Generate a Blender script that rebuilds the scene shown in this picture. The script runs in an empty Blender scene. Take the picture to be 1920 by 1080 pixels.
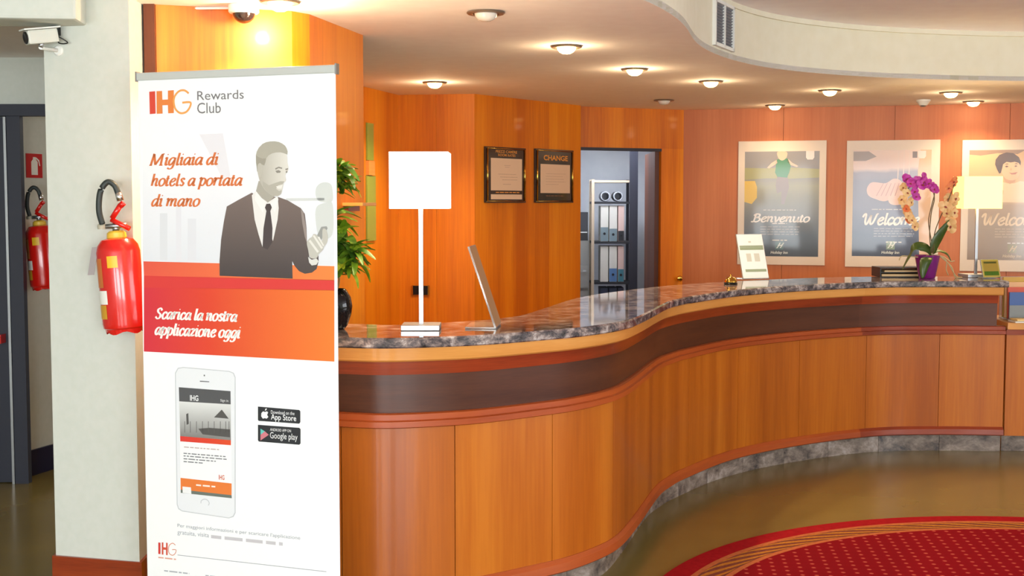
import bpy, bmesh, math, random
from mathutils import Vector, Matrix, Euler
from mathutils.geometry import tessellate_polygon
random.seed(7)
sc = bpy.context.scene
COL = sc.collection

# ------------------------------------------------------------------ camera
CAM = Vector((0, 0, 1.593)); FPX = 2400.0; PITCH = math.atan(160 / FPX)
cd = bpy.data.cameras.new('camera'); cam = bpy.data.objects.new('camera', cd); COL.objects.link(cam)
cam.location = CAM; cam.rotation_euler = (math.pi / 2 - PITCH, 0, 0)
cd.sensor_width = 36; cd.lens = FPX / 1920 * 36; cd.clip_start = .05
sc.camera = cam

# ------------------------------------------------------------------ world, exposure, daylight
sc.view_settings.view_transform = 'Standard'; sc.view_settings.look = 'None'
sc.view_settings.gamma = 1; sc.view_settings.use_curve_mapping = False
sc.view_settings.exposure = 0.5
sc.cycles.use_denoising = True; sc.cycles.max_bounces = 8; sc.cycles.caustics_reflective = False
sc.cycles.caustics_refractive = False; sc.cycles.sample_clamp_indirect = 6
w = bpy.data.worlds.new('daylight_sky'); sc.world = w; w.use_nodes = True
w.node_tree.nodes['Background'].inputs[0].default_value = (.80, .90, 1, 1)
w.node_tree.nodes['Background'].inputs[1].default_value = 1.1

def light(name, kind, loc, energy, color, rot=(0, 0, 0), size=None, size_y=None, parent=None, **kw):
    l = bpy.data.lights.new(name, kind); l.energy = energy; l.color = color
    if kind == 'AREA':
        l.shape = 'RECTANGLE'; l.size = size; l.size_y = size_y or size
    for k, v in kw.items(): setattr(l, k, v)
    o = bpy.data.objects.new(name, l); COL.objects.link(o); o.location = loc; o.rotation_euler = rot
    if parent: o.parent = parent
    return o
# daylight coming in through the lobby windows in the wall behind the photographer
WIN = [(-3.9, -2.7), (-1.9, .3), (1.3, 3.9)]
for a, b in WIN:
    light('window_daylight', 'AREA', ((a + b) / 2, -3.92, 1.45), 86 * (b - a), (.90, .97, 1), (math.radians(100), 0, 0), b - a, 1.9)

light('window_daylight', 'AREA', (6.34, 3.0, 1.7), 90, (.94, .97, 1), (math.radians(100), 0, math.radians(90)), 4.0, 1.6)  # side light added out of view to brighten both ceilings

# ------------------------------------------------------------------ pixel rays of the photograph (1920x1080)
_F = Vector((0, math.cos(PITCH), -math.sin(PITCH))); _U = Vector((0, math.sin(PITCH), math.cos(PITCH))); _R = Vector((1, 0, 0))
def ray(u, v): return _F + _R * ((u - 960) / FPX) - _U * ((v - 540) / FPX)
def onz(u, v, z): d = ray(u, v); return CAM + d * ((z - CAM.z) / d.z)
def ony(u, v, y): d = ray(u, v); return CAM + d * ((y - CAM.y) / d.y)

# ------------------------------------------------------------------ materials
def lin(c): c /= 255.0; return c / 12.92 if c <= .04045 else ((c + .055) / 1.055) ** 2.4
def rgb(c): return (lin(c[0]), lin(c[1]), lin(c[2]), 1)
_M = {}
def mat(name, color, rough=.5, metal=0, emit=0, coat=0, trans=0, ior=1.45, spec=.5, emit_col=None):
    if name in _M: return _M[name]
    m = bpy.data.materials.new(name); m.use_nodes = True; b = m.node_tree.nodes['Principled BSDF']; _M[name] = m
    b.inputs['Base Color'].default_value = rgb(color); b.inputs['Roughness'].default_value = rough
    b.inputs['Metallic'].default_value = metal; b.inputs['Coat Weight'].default_value = coat
    b.inputs['Coat Roughness'].default_value = .06
    b.inputs['Transmission Weight'].default_value = trans; b.inputs['IOR'].default_value = ior
    b.inputs['Specular IOR Level'].default_value = spec
    if emit:
        b.inputs['Emission Color'].default_value = rgb(emit_col or color); b.inputs['Emission Strength'].default_value = emit
    return m
def nodes(m): return m.node_tree.nodes, m.node_tree.links, m.node_tree.nodes['Principled BSDF']
def ramp(nt, stops):
    r = nt.nodes.new('ShaderNodeValToRGB'); e = r.color_ramp.elements
    while len(e) < len(stops): e.new(.5)
    for i, (p, c) in enumerate(stops): e[i].position = p; e[i].color = rgb(c)
    return r
def wood(name, c0, c1, c2, rough=.28, coat=.25, vertical=True, stripe=5.0, var=.14):
    """veneer: long grain along z (or along the board), with broad leaf stripes and fine pores"""
    if name in _M: return _M[name]
    m = mat(name, c1, rough, coat=coat); n, l, b = nodes(m); nt = m.node_tree
    g = n.new('ShaderNodeNewGeometry'); mp = n.new('ShaderNodeMapping')
    s = (1, 1, .04) if vertical else (.18, .18, 3.0)
    mp.inputs['Scale'].default_value = s; l.new(g.outputs['Position'], mp.inputs['Vector'])
    t1 = n.new('ShaderNodeTexNoise'); t1.inputs['Scale'].default_value = stripe; t1.inputs['Detail'].default_value = 3
    t2 = n.new('ShaderNodeTexNoise'); t2.inputs['Scale'].default_value = stripe * 14; t2.inputs['Detail'].default_value = 2
    l.new(mp.outputs[0], t1.inputs['Vector']); l.new(mp.outputs[0], t2.inputs['Vector'])
    mx = n.new('ShaderNodeMix'); mx.data_type = 'FLOAT'; mx.inputs[0].default_value = .25
    l.new(t1.outputs[0], mx.inputs[2]); l.new(t2.outputs[0], mx.inputs[3])
    oi = n.new('ShaderNodeObjectInfo'); ma = n.new('ShaderNodeMath'); ma.operation = 'MULTIPLY_ADD'
    l.new(oi.outputs['Random'], ma.inputs[0]); ma.inputs[1].default_value = var; l.new(mx.outputs[0], ma.inputs[2])
    sb = n.new('ShaderNodeMath'); sb.operation = 'SUBTRACT'; sb.inputs[1].default_value = var / 2; l.new(ma.outputs[0], sb.inputs[0])
    r = ramp(nt, [(.32, c0), (.5, c1), (.68, c2)]); l.new(sb.outputs[0], r.inputs[0]); l.new(r.outputs[0], b.inputs['Base Color'])
    return m
def granite(name, cols, scale, rough=.07):
    m = mat(name, cols[1], rough); n, l, b = nodes(m)
    g = n.new('ShaderNodeNewGeometry'); mp = n.new('ShaderNodeMapping'); mp.inputs['Scale'].default_value = (1, 1, 1.6)
    mp.inputs['Rotation'].default_value = (.3, .5, .4); l.new(g.outputs['Position'], mp.inputs[0])
    oi = n.new('ShaderNodeObjectInfo'); l.new(oi.outputs['Random'], mp.inputs['Location'])
    t = n.new('ShaderNodeTexNoise'); t.inputs['Scale'].default_value = scale; t.inputs['Detail'].default_value = 9
    t.inputs['Roughness'].default_value = .72; t.inputs['Distortion'].default_value = .3; l.new(mp.outputs[0], t.inputs['Vector'])
    r = ramp(m.node_tree, [(.36, cols[0]), (.47, cols[1]), (.55, cols[2]), (.66, cols[3])])
    l.new(t.outputs[0], r.inputs[0]); l.new(r.outputs[0], b.inputs['Base Color']); return m
def mottled(name, c0, c1, scale, rough, spec=.5, bump=0):
    m = mat(name, c0, rough, spec=spec); n, l, b = nodes(m)
    g = n.new('ShaderNodeNewGeometry'); t = n.new('ShaderNodeTexNoise'); t.inputs['Scale'].default_value = scale
    t.inputs['Detail'].default_value = 5; l.new(g.outputs['Position'], t.inputs['Vector'])
    r = ramp(m.node_tree, [(.35, c0), (.65, c1)]); l.new(t.outputs[0], r.inputs[0]); l.new(r.outputs[0], b.inputs['Base Color'])
    if bump:
        bp = n.new('ShaderNodeBump'); bp.inputs['Strength'].default_value = bump; bp.inputs['Distance'].default_value = .002
        l.new(t.outputs[0], bp.inputs['Height']); l.new(bp.outputs[0], b.inputs['Normal'])
    return m

CHERRY = wood('cherry_veneer', (188, 92, 6), (216, 118, 10), (232, 142, 24), rough=.42, coat=.06)
PINK_SHEEN = wood('veneer_pink_sheen', (178, 96, 50), (190, 108, 58), (204, 122, 70), rough=.46, coat=0, var=.06, stripe=4)  # same wood as the cherry walls; pinker tone paints in its gloss reflection
PANEL = wood('counter_panel_veneer', (152, 74, 10), (174, 91, 16), (190, 108, 26), rough=.38, coat=.12, stripe=6, var=.10)
MAHOG = wood('red_mahogany', (112, 38, 14), (138, 52, 22), (156, 66, 28), vertical=False, rough=.3)
RAIL = wood('cherry_rail', (142, 58, 20), (160, 70, 26), (170, 78, 26), vertical=False, rough=.4, coat=.05)
BAND = wood('dark_walnut_band', (64, 30, 16), (78, 40, 22), (90, 48, 28), vertical=False, rough=.42, coat=.03)
BEECH = wood('light_beech', (196, 128, 58), (208, 142, 70), (218, 154, 82), vertical=False, rough=.3)
DKWOOD = wood('dark_brown_wood', (76, 34, 16), (92, 44, 20), (106, 54, 26), rough=.6, coat=0)
GRAN = granite('violet_granite', [(30, 29, 36), (84, 76, 80), (132, 116, 112), (190, 180, 176)], 17, .05)
_M['violet_granite'].node_tree.nodes['Principled BSDF'].inputs['IOR'].default_value = 1.75
MARB = granite('grey_marble', [(62, 58, 60), (112, 100, 92), (138, 124, 114), (172, 160, 152)], 5, .25)
WALLW = mottled('white_plaster', (203, 206, 196), (207, 209, 200), 30, .75, bump=.05)
CEILM = mottled('ceiling_paint', (246, 238, 234), (249, 242, 238), 12, .85)
CEILU = mottled('upper_ceiling_paint', (246, 238, 242), (249, 243, 246), 8, .85)
FASC = mottled('fascia_paint', (220, 213, 190), (224, 218, 197), 10, .8)
FLOOR = mottled('polished_floor', (120, 104, 53), (127, 110, 57), 1.5, .2)
GREYW = mottled('back_room_wall', (196, 200, 208), (204, 207, 213), 6, .8)
DKBLUE = mat('dark_blue_grey_paint', (42, 44, 57), .5)
NAVY = mat('navy_skirting', (30, 32, 62), .4)
CHROME = mat('brushed_chrome', (215, 215, 218), .22, 1)
STEEL = mat('satin_steel', (170, 172, 176), .35, 1)
ALU = mat('grey_aluminium', (200, 202, 198), .4, .3)
BRASS = mat('polished_brass', (208, 160, 70), .14, 1)
LAMPM = mat('satin_lamp_metal', (172, 174, 178), .38, .85)
WHITEP = mat('white_plastic', (228, 228, 222), .35)
BLACKP = mat('black_plastic', (18, 18, 20), .3)
BLACKG = mat('black_gloss_ceramic', (12, 10, 14), .06)
RUBBER = mat('black_rubber', (44, 50, 48), .5)
REDP = mat('red_enamel', (205, 26, 18), .22, coat=.4)
ACRYL = mat('clear_acrylic', (235, 240, 236), .05, trans=.75)
PAPER = mat('white_paper', (238, 236, 228), .6)
def pm(c, rough=.45, coat=0): return mat('print_%d_%d_%d_%d' % (c[0], c[1], c[2], int(coat * 10)), c, rough, coat=coat)

# ------------------------------------------------------------------ object helpers (meshes are written in metres, world frame)
WLOC = {}
def finish(name, bm, m, parent=None, smooth=False, base=False):
    bmesh.ops.recalc_face_normals(bm, faces=bm.faces)
    me = bpy.data.meshes.new(name)
    vs = [v.co for v in bm.verts]
    lo = Vector((min(v.x for v in vs), min(v.y for v in vs), min(v.z for v in vs)))
    hi = Vector((max(v.x for v in vs), max(v.y for v in vs), max(v.z for v in vs)))
    c = (lo + hi) / 2
    if base: c.z = lo.z
    bmesh.ops.translate(bm, verts=bm.verts, vec=-c)
    if smooth:
        for f in bm.faces: f.smooth = True
    bm.to_mesh(me); bm.free()
    if m: me.materials.append(m)
    o = bpy.data.objects.new(name, me); COL.objects.link(o)
    if parent: o.parent = parent; o.location = c - WLOC[parent.name]
    else: o.location = c
    WLOC[o.name] = c
    return o
def tag(o, label=None, cat=None, group=None, kind=None):
    if label: o['label'] = label
    if cat: o['category'] = cat
    if group: o['group'] = group
    if kind: o['kind'] = kind
    return o
def thing(name, loc, label, cat, group=None, kind=None):
    o = bpy.data.objects.new(name, None); COL.objects.link(o); o.location = loc; o.empty_display_size = .1
    WLOC[o.name] = Vector(loc); return tag(o, label, cat, group, kind)
def struct(name, bm, m, label, cat='structure', smooth=False):
    return tag(finish(name, bm, m, smooth=smooth), label, cat, kind='structure')
def copy_tree(o, shift, parent=None):
    c = o.copy(); COL.objects.link(c); c.parent = parent
    if parent is None: c.location = o.location + Vector(shift)
    for ch in list(o.children): copy_tree(ch, shift, c)
    return c
def nb(): return bmesh.new()
def face(bm, pts):
    return bm.faces.new([bm.verts.new(Vector(p)) for p in pts])
def box(bm, x0, x1, y0, y1, z0, z1):
    return obox(bm, ((x0 + x1) / 2, (y0 + y1) / 2, (z0 + z1) / 2), ((x1 - x0) / 2, (y1 - y0) / 2, (z1 - z0) / 2))
def obox(bm, c, h, ex=(1, 0, 0), ey=(0, 1, 0), ez=(0, 0, 1), bev=0):
    c = Vector(c); ex, ey, ez = Vector(ex), Vector(ey), Vector(ez); v = []
    for sz in (-1, 1):
        for sy in (-1, 1):
            for sx in (-1, 1): v.append(bm.verts.new(c + ex * h[0] * sx + ey * h[1] * sy + ez * h[2] * sz))
    fs = [bm.faces.new([v[i] for i in q]) for q in ((0, 1, 3, 2), (4, 6, 7, 5), (0, 4, 5, 1), (2, 3, 7, 6), (0, 2, 6, 4), (1, 5, 7, 3))]
    if bev:
        es = list({e for f in fs for e in f.edges}); bmesh.ops.bevel(bm, geom=es, offset=bev, segments=2, affect='EDGES', profile=.6)
    return bm
def prism(bm, poly, z0, z1):
    a = [bm.verts.new((p[0], p[1], z0)) for p in poly]; b = [bm.verts.new((p[0], p[1], z1)) for p in poly]; n = len(poly)
    bm.faces.new(a[::-1]); bm.faces.new(b)
    for i in range(n): bm.faces.new((a[i], a[(i + 1) % n], b[(i + 1) % n], b[i]))
    return bm
def smooth_pts(pts, n=8, closed=False):
    P = [Vector(p) for p in pts]; N = len(P); out = []
    for i in range(N if closed else N - 1):
        if closed: a, b, c, d = P[i - 1], P[i], P[(i + 1) % N], P[(i + 2) % N]
        else: a, b, c, d = P[max(i - 1, 0)], P[i], P[i + 1], P[min(i + 2, N - 1)]
        for k in range(n):
            t = k / n
            out.append(.5 * (2 * b + (c - a) * t + (2 * a - 5 * b + 4 * c - d) * t * t + (3 * b - 3 * c + d - a) * t ** 3))
    if not closed: out.append(P[-1])
    return out
def tube(bm, pts, r, n=8, rr=None):
    P = [Vector(p) for p in pts]; rings = []
    for i, p in enumerate(P):
        t = (P[min(i + 1, len(P) - 1)] - P[max(i - 1, 0)]).normalized()
        up = Vector((0, 0, 1)) if abs(t.z) < .9 else Vector((1, 0, 0))
        a = t.cross(up).normalized(); b = t.cross(a); q = rr[i] if rr else r
        rings.append([bm.verts.new(p + (a * math.cos(2 * math.pi * k / n) + b * math.sin(2 * math.pi * k / n)) * q) for k in range(n)])
    for i in range(len(rings) - 1):
        for k in range(n):
            f = bm.faces.new((rings[i][k], rings[i][(k + 1) % n], rings[i + 1][(k + 1) % n], rings[i + 1][k])); f.smooth = True
    bm.faces.new(rings[0][::-1]); bm.faces.new(rings[-1]); return bm
def lathe(bm, prof, c=(0, 0, 0), n=24, mtx=None, sharp=True):
    """profile of (radius, z) pairs turned about the vertical through c"""
    c = Vector(c); rings = []
    for r, z in prof:
        ring = []
        for k in range(n):
            p = Vector((r * math.cos(2 * math.pi * k / n), r * math.sin(2 * math.pi * k / n), z))
            ring.append(bm.verts.new(c + (mtx @ p if mtx else p)))
        rings.append(ring)
    for i in range(len(rings) - 1):
        for k in range(n):
            f = bm.faces.new((rings[i][k], rings[i][(k + 1) % n], rings[i + 1][(k + 1) % n], rings[i + 1][k])); f.smooth = True
    if prof[0][0] > 1e-5: bm.faces.new(rings[0][::-1])
    if prof[-1][0] > 1e-5: bm.faces.new(rings[-1])
    if sharp:
        for i, ring in enumerate(rings):
            if 0 < i < len(prof) - 1:
                a = Vector(prof[i]) - Vector(prof[i - 1]); b = Vector(prof[i + 1]) - Vector(prof[i])
                if a.length and b.length and a.angle(b) < .6: continue
            for k in range(n):
                e = bm.edges.get((ring[k], ring[(k + 1) % n]))
                if e: e.smooth = False
    bmesh.ops.remove_doubles(bm, verts=bm.verts, dist=1e-6)
    return bm

# ------------------------------------------------------------------ the room shell
ZC, ZU = 2.40, 2.72
bm = nb(); box(bm, -4.6, 6.4, -4, 15, -.08, 0); struct('floor', bm, FLOOR, 'polished olive brown lobby floor', 'floor')

# counter line: front edge of the granite worktop, a long S running away to the right
FRONT_PX = [(626, 632), (690, 634), (756, 633.6), (869, 630), (938, 626), (1028, 619), (1082, 614.5), (1144, 606.5), (1183, 598.6), (1214.5, 585.5),
            (1253, 566), (1277, 559.5), (1300, 555), (1387, 543), (1500, 534.5), (1650, 528), (1770, 527), (1897, 527.5)]
fl = [onz(u, v, 1.10) for u, v in FRONT_PX]
fl = [Vector((-1.36, 4.83, 1.1)), Vector((-1.2, 4.78, 1.1)), Vector((-1.0, 4.735, 1.1))] + fl
def resample(pts, step):
    out = [pts[0].copy()]; acc = 0
    for a, b in zip(pts, pts[1:]):
        L = (b - a).length; d = step - acc
        while d <= L: out.append(a.lerp(b, d / L)); d += step
        acc = (acc + L) % step if L + acc >= step else acc + L
    return out
raw = resample(smooth_pts([Vector((p.x, p.y, 0)) for p in fl], 12), .025)
for _ in range(5):
    raw = [raw[0]] + [(raw[i - 1] + raw[i] * 2 + raw[i + 1]) / 4 for i in range(1, len(raw) - 1)] + [raw[-1]]
LINE = raw; NL = len(LINE)
NRM = []
for i in range(NL):
    t = (LINE[min(i + 1, NL - 1)] - LINE[max(i - 1, 0)]).normalized(); NRM.append(Vector((-t.y, t.x, 0)))   # towards the staff side
NRM2 = list(NRM)
for _ in range(90): NRM2 = [NRM2[0]] + [((NRM2[i - 1] + NRM2[i] * 2 + NRM2[i + 1]) / 4).normalized() for i in range(1, NL - 1)] + [NRM2[-1]]
def off(i, d, z): p = LINE[i] + (NRM2 if d > .2 else NRM)[i] * d; return Vector((p.x, p.y, z))
def sweep(bm, i0, i1, prof, shrink=0.0):
    """closed profile of (inset, z) carried along the counter line from sample i0 to i1"""
    idx = list(range(i0, i1 + 1)); rings = []
    for i in idx:
        ring = []
        for d, z in prof:
            p = off(i, d, z)
            if shrink and i in (i0, i1):
                t = (LINE[min(i + 1, NL - 1)] - LINE[max(i - 1, 0)]).normalized(); p = p + t * (shrink if i == i0 else -shrink)
            ring.append(bm.verts.new(p))
        rings.append(ring)
    m = len(prof)
    for a, b in zip(rings, rings[1:]):
        for k in range(m):
            f = bm.faces.new((a[k], a[(k + 1) % m], b[(k + 1) % m], b[k])); f.smooth = True
    bm.faces.new(rings[0][::-1]); bm.faces.new(rings[-1])
    for r in (rings[0], rings[-1]):
        for k in range(m): bm.edges.get((r[k], r[(k + 1) % m])).smooth = False
    for a, b in zip(rings, rings[1:]):
        for k in range(m): bm.edges.get((a[k], b[k])).smooth = False
    return bm

# suspended ceiling over the desk, its curved edge following the counter; higher lobby ceiling in front of it
EDGE_PX = [(1208, 0), (1279, 42), (1311, 85), (1373, 112), (1463, 130), (1597, 142), (1732, 148), (1920, 152)]
ed = [onz(u, v, ZC) for u, v in EDGE_PX]
ed = [Vector((-4.6, 4.4, ZC)), Vector((-2.4, 4.4, ZC)), Vector((-1.0, 4.42, ZC)), Vector((-.2, 4.52, ZC)), Vector((.25, 4.76, ZC))] + ed + [Vector((4.6, 8.62, ZC)), Vector((6.4, 8.7, ZC))]
ed = smooth_pts(ed, 10)
for _ in range(6): ed = [ed[0]] + [(ed[i - 1] + ed[i] * 2 + ed[i + 1]) / 4 for i in range(1, len(ed) - 1)] + [ed[-1]]
bm = nb()
poly = [(p.x, p.y) for p in ed] + [(6.4, 15), (-4.6, 15)]
prism(bm, poly, ZC, ZC + .03)
struct('ceiling', bm, CEILM, 'low pinkish cream ceiling over the reception desk, dotted with downlights', 'ceiling')
bm = nb()
for a, b in zip(ed, ed[1:]):
    pass
va = [bm.verts.new((p.x, p.y, ZC + .0005)) for p in ed]; vb = [bm.verts.new((p.x, p.y, ZU)) for p in ed]
vc = [bm.verts.new((p.x, p.y + .015, ZU)) for p in ed]; vd = [bm.verts.new((p.x, p.y + .015, ZC + .0005)) for p in ed]
for i in range(len(ed) - 1):
    for q, r in ((va, vb), (vc, vd), (vd, va), (vb, vc)):
        f = bm.faces.new((q[i], q[i + 1], r[i + 1], r[i])); f.smooth = True
    for q in (va, vb, vc, vd): bm.edges.get((q[i], q[i + 1])).smooth = False
struct('trim_1', bm, FASC, 'curved cream fascia dropping from the high ceiling to the low one', 'fascia')
bm = nb(); t0 = [bm.verts.new((p.x, p.y - .025, ZU - .03)) for p in ed]; t1 = [bm.verts.new((p.x, p.y - .025, ZU)) for p in ed]
t2 = [bm.verts.new((p.x, p.y + .01, ZU - .03)) for p in ed]
for i in range(len(ed) - 1):
    f = bm.faces.new((t0[i], t0[i + 1], t1[i + 1], t1[i])); f.smooth = True
    f = bm.faces.new((t2[i], t2[i + 1], t0[i + 1], t0[i])); f.smooth = True
    bm.edges.get((t0[i], t0[i + 1])).smooth = False
struct('trim_2', bm, FASC, 'narrow cream lip along the top of the curved fascia', 'moulding')
bm = nb(); box(bm, -4.6, 6.4, -4, 9.2, ZU, ZU + .05)
struct('ceiling_upper', bm, CEILU, 'pale lilac high ceiling over the lobby', 'ceiling')

# side and rear walls of the lobby, the rear one with three tall windows
bm = nb(); box(bm, -4.7, -4.6, -4, 15, 0, ZU); struct('wall_left', bm, WALLW, 'plain white side wall of the lobby', 'wall')
bm = nb(); box(bm, 6.4, 6.5, -4, 1, 0, ZU); box(bm, 6.4, 6.5, 5, 15, 0, ZU); box(bm, 6.4, 6.5, 1, 5, 0, .9); box(bm, 6.4, 6.5, 1, 5, 2.5, ZU); struct('wall_right', bm, WALLW, 'plain white wall beyond the low desk', 'wall')
bm = nb(); xs = -4.6
for a, b in WIN:
    box(bm, xs, a, -4.1, -4, 0, ZU); box(bm, a, b, -4.1, -4, 0, .5); box(bm, a, b, -4.1, -4, 2.4, ZU); xs = b
box(bm, xs, 6.4, -4.1, -4, 0, ZU)
struct('wall_front', bm, WALLW, 'white window wall behind the photographer', 'wall')
for i, (a, b) in enumerate(WIN):
    bm = nb(); f = .04
    box(bm, a, b, -4.08, -4.02, .5, .5 + f); box(bm, a, b, -4.08, -4.02, 2.4 - f, 2.4); box(bm, a, a + f, -4.08, -4.02, .5, 2.4); box(bm, b - f, b, -4.08, -4.02, .5, 2.4)
    struct('window_%d' % (i + 1), bm, WHITEP, ['narrow', 'wide', 'widest'][i] + ' white window frame in the wall behind the photographer', 'window')

bm = nb(); box(bm, 6.42, 6.48, 1, 5, .9, .94); box(bm, 6.42, 6.48, 1, 5, 2.46, 2.5)
for y_ in (1, 2.98, 4.96): box(bm, 6.42, 6.48, y_, y_ + .04, .94, 2.46)
struct('window_4', bm, WHITEP, 'long white window frame, added unseen in the side wall to light the ceilings', 'window')  # unseen window, added together with its area light to lift the ceilings

# white pillar with its brown skirting, plaster bulkhead beside it
pil = [(-1.872, 5.17), (-1.500, 5.07), (-1.512, 5.36), (-1.86, 5.6)]
bm = nb(); prism(bm, pil, .0, ZC)
struct('pillar', bm, WALLW, 'square white plastered pillar behind the roll-up banner', 'pillar')
def grow(poly, d):
    cx = sum(p[0] for p in poly) / len(poly); cy = sum(p[1] for p in poly) / len(poly); out = []
    for x, y in poly: out.append((x + d * (1 if x > cx else -1), y + d * (1 if y > cy else -1)))
    return out
bm = nb(); prism(bm, grow(pil, .012), 0, .15); struct('baseboard_pillar', bm, MAHOG, 'red brown skirting around the foot of the white pillar', 'skirting')
bm = nb(); A, B = Vector((-4.6, 4.62, 0)), Vector((-1.665, 4.95, 0)); d = (B - A).normalized(); nn = Vector((-d.y, d.x, 0))
obox(bm, (A + B) / 2 + nn * .12 + Vector((0, 0, 2.352)), ((B - A).length / 2, .12, .06), d, nn, (0, 0, 1), bev=.012)
struct('trim_3', bm, WALLW, 'white plaster bulkhead under the ceiling beside the pillar', 'bulkhead')

# wood-faced column behind the banner
def wall_run(name, pts, m, z0, z1, label, panels, thick=.03, gap=.0016, cat='wall', back=None):
    """veneered wall: one panel for every fraction listed per segment, with open joints against a dark backing"""
    t = thing(name, (pts[0][0], pts[0][1], 0), label, cat, kind='structure')
    bm = nb()
    for a, b in zip(pts, pts[1:]):
        a, b = Vector((*a, 0)), Vector((*b, 0)); d = (b - a).normalized(); n = Vector((-d.y, d.x, 0))
        obox(bm, (a + b) / 2 + n * (thick + .022) + Vector((0, 0, (z0 + z1) / 2)), ((b - a).length / 2 + .004, .02, (z1 - z0) / 2), d, n)
    finish('backing', bm, back or DKWOOD, t)
    for (a, b), fr in zip(zip(pts, pts[1:]), panels):
        a, b = Vector((*a, 0)), Vector((*b, 0)); d = (b - a).normalized(); n = Vector((-d.y, d.x, 0)); L = (b - a).length
        fr = [0] + fr + [1]
        for f0, f1 in zip(fr, fr[1:]):
            bm = nb(); p, q = a + d * (L * f0 + (gap / 2 if f0 > 0 else 0)), a + d * (L * f1 - (gap / 2 if f1 < 1 else 0))
            obox(bm, (p + q) / 2 + n * thick / 2 + Vector((0, 0, (z0 + z1) / 2)), ((q - p).length / 2, thick / 2, (z1 - z0) / 2), d, n)
            finish('panel', bm, m, t)
    return t
wall_run('wall_column', [(-1.455, 5.29), (-.93, 5.47), (-.87, 5.56), (-.72, 6.25)], CHERRY, 0, ZC, 'orange cherry veneer column behind the roll-up banner', [[], [], []])
bm = nb(); obox(bm, (-1.478, 5.30, 1.2), (.022, .03, 1.2)); struct('trim_4', bm, DKWOOD, 'dark brown edge strip between white pillar and cherry column', 'trim')
# veneered walls behind the desk
P0, P1, P2, P3 = (-1.25, 8.15), (-.855, 9.68), (-.28, 9.59), (.574, 10.74)
wall_run('wall_staff', [P0, P1, P2, P3], CHERRY, 0, ZC, 'cherry veneer wall behind the desk carrying the two black frames', [[], [.5], [.34, .68]])
# wall with the door opening to the back office
DA, DB = Vector((.60, 10.84, 0)), Vector((1.50, 11.25, 0)); dd = (DB - DA).normalized(); dn = Vector((-dd.y, dd.x, 0)); DL = (DB - DA).length
DOOR0, DOOR1, DTOP = -.08, .765, 2.06
t = thing('wall_door', (DA.x, DA.y, 0), 'cherry veneer wall around the doorway of the back office', 'wall', kind='structure')
bm = nb(); obox(bm, DA + dd * (DL / 2 - .1) + dn * .04 + Vector((0, 0, (DTOP + ZC) / 2)), (DL / 2 + .1, .04, (ZC - DTOP) / 2), dd, dn); finish('panel', bm, CHERRY, t)
bm = nb(); obox(bm, DA + dd * (DOOR1 + DL) / 2 + dn * .04 + Vector((0, 0, DTOP / 2)), ((DL - DOOR1) / 2, .04, DTOP / 2), dd, dn); finish('panel', bm, CHERRY, t)
bm = nb(); obox(bm, DA + dd * (DOOR0 + DOOR1) / 2 + dn * .03 + Vector((0, 0, DTOP - .012)), ((DOOR1 - DOOR0) / 2, .035, .012), dd, dn); finish('header_strip', bm, DKBLUE, t)
# dark door leaf standing open into the office
h = DA + dd * (DOOR1 - .003) + dn * .03; e2 = Vector((1.285, 12.05, 0)); ld = (e2 - Vector((h.x, h.y, 0))).normalized(); ln = Vector((-ld.y, ld.x, 0)); LL = (e2 - h).length
t = thing('door_1', h, 'dark brown door leaf standing open into the back office', 'door', kind='structure')
bm = nb(); obox(bm, h + ld * LL / 2 + ln * .02 + Vector((0, 0, 1.02)), (LL / 2, .018, 1.02), ld, ln); finish('door_leaf', bm, DKWOOD, t)
for z in (.35, 1.05, 1.75):
    bm = nb(); tube(bm, [h + Vector((-.012, .02, z - .04)), h + Vector((-.012, .02, z + .04))], .008, 8); finish('hinge', bm, BRASS, t)
# back wall of the desk, veneer with a pinkish gloss reflection put into its colour, with joints
BK0, BK1 = Vector((1.50, 11.25, 0)), Vector((6.4, 9.82, 0))
def on_wall(u, v, a, b, push=0.0):
    d = (b - a).normalized(); n = Vector((d.y, -d.x, 0)); r = ray(u, v)
    k = (a + n * push - CAM).dot(n) / r.dot(n); return CAM + r * k
bl = (BK1 - BK0).length
frs = []
for u in (1467, 1675, 1890):
    p = on_wall(u, 380, BK0, BK1); frs.append((Vector((p.x, p.y, 0)) - BK0).length / bl)
wall_run('wall_back', [tuple(BK0[:2]), tuple(BK1[:2])], PINK_SHEEN, 0, ZC, 'veneer wall with a painted-in pinkish sheen, carrying the three posters', [frs + [.88]], gap=.003, back=CHERRY)
# back office
t = thing('wall_office', (.2, 13.6, 0), 'pale grey walls of the back office seen through the doorway', 'wall', kind='structure')
bm = nb(); box(bm, -.4, 1.9, 13.6, 13.7, 0, ZC); finish('panel', bm, GREYW, t)
bm = nb(); box(bm, 1.72, 1.78, 11.5, 13.6, 0, ZC); finish('panel', bm, GREYW, t)
bm = nb(); box(bm, .02, .08, 10.9, 13.6, 0, ZC); finish('panel', bm, GREYW, t)

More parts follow.
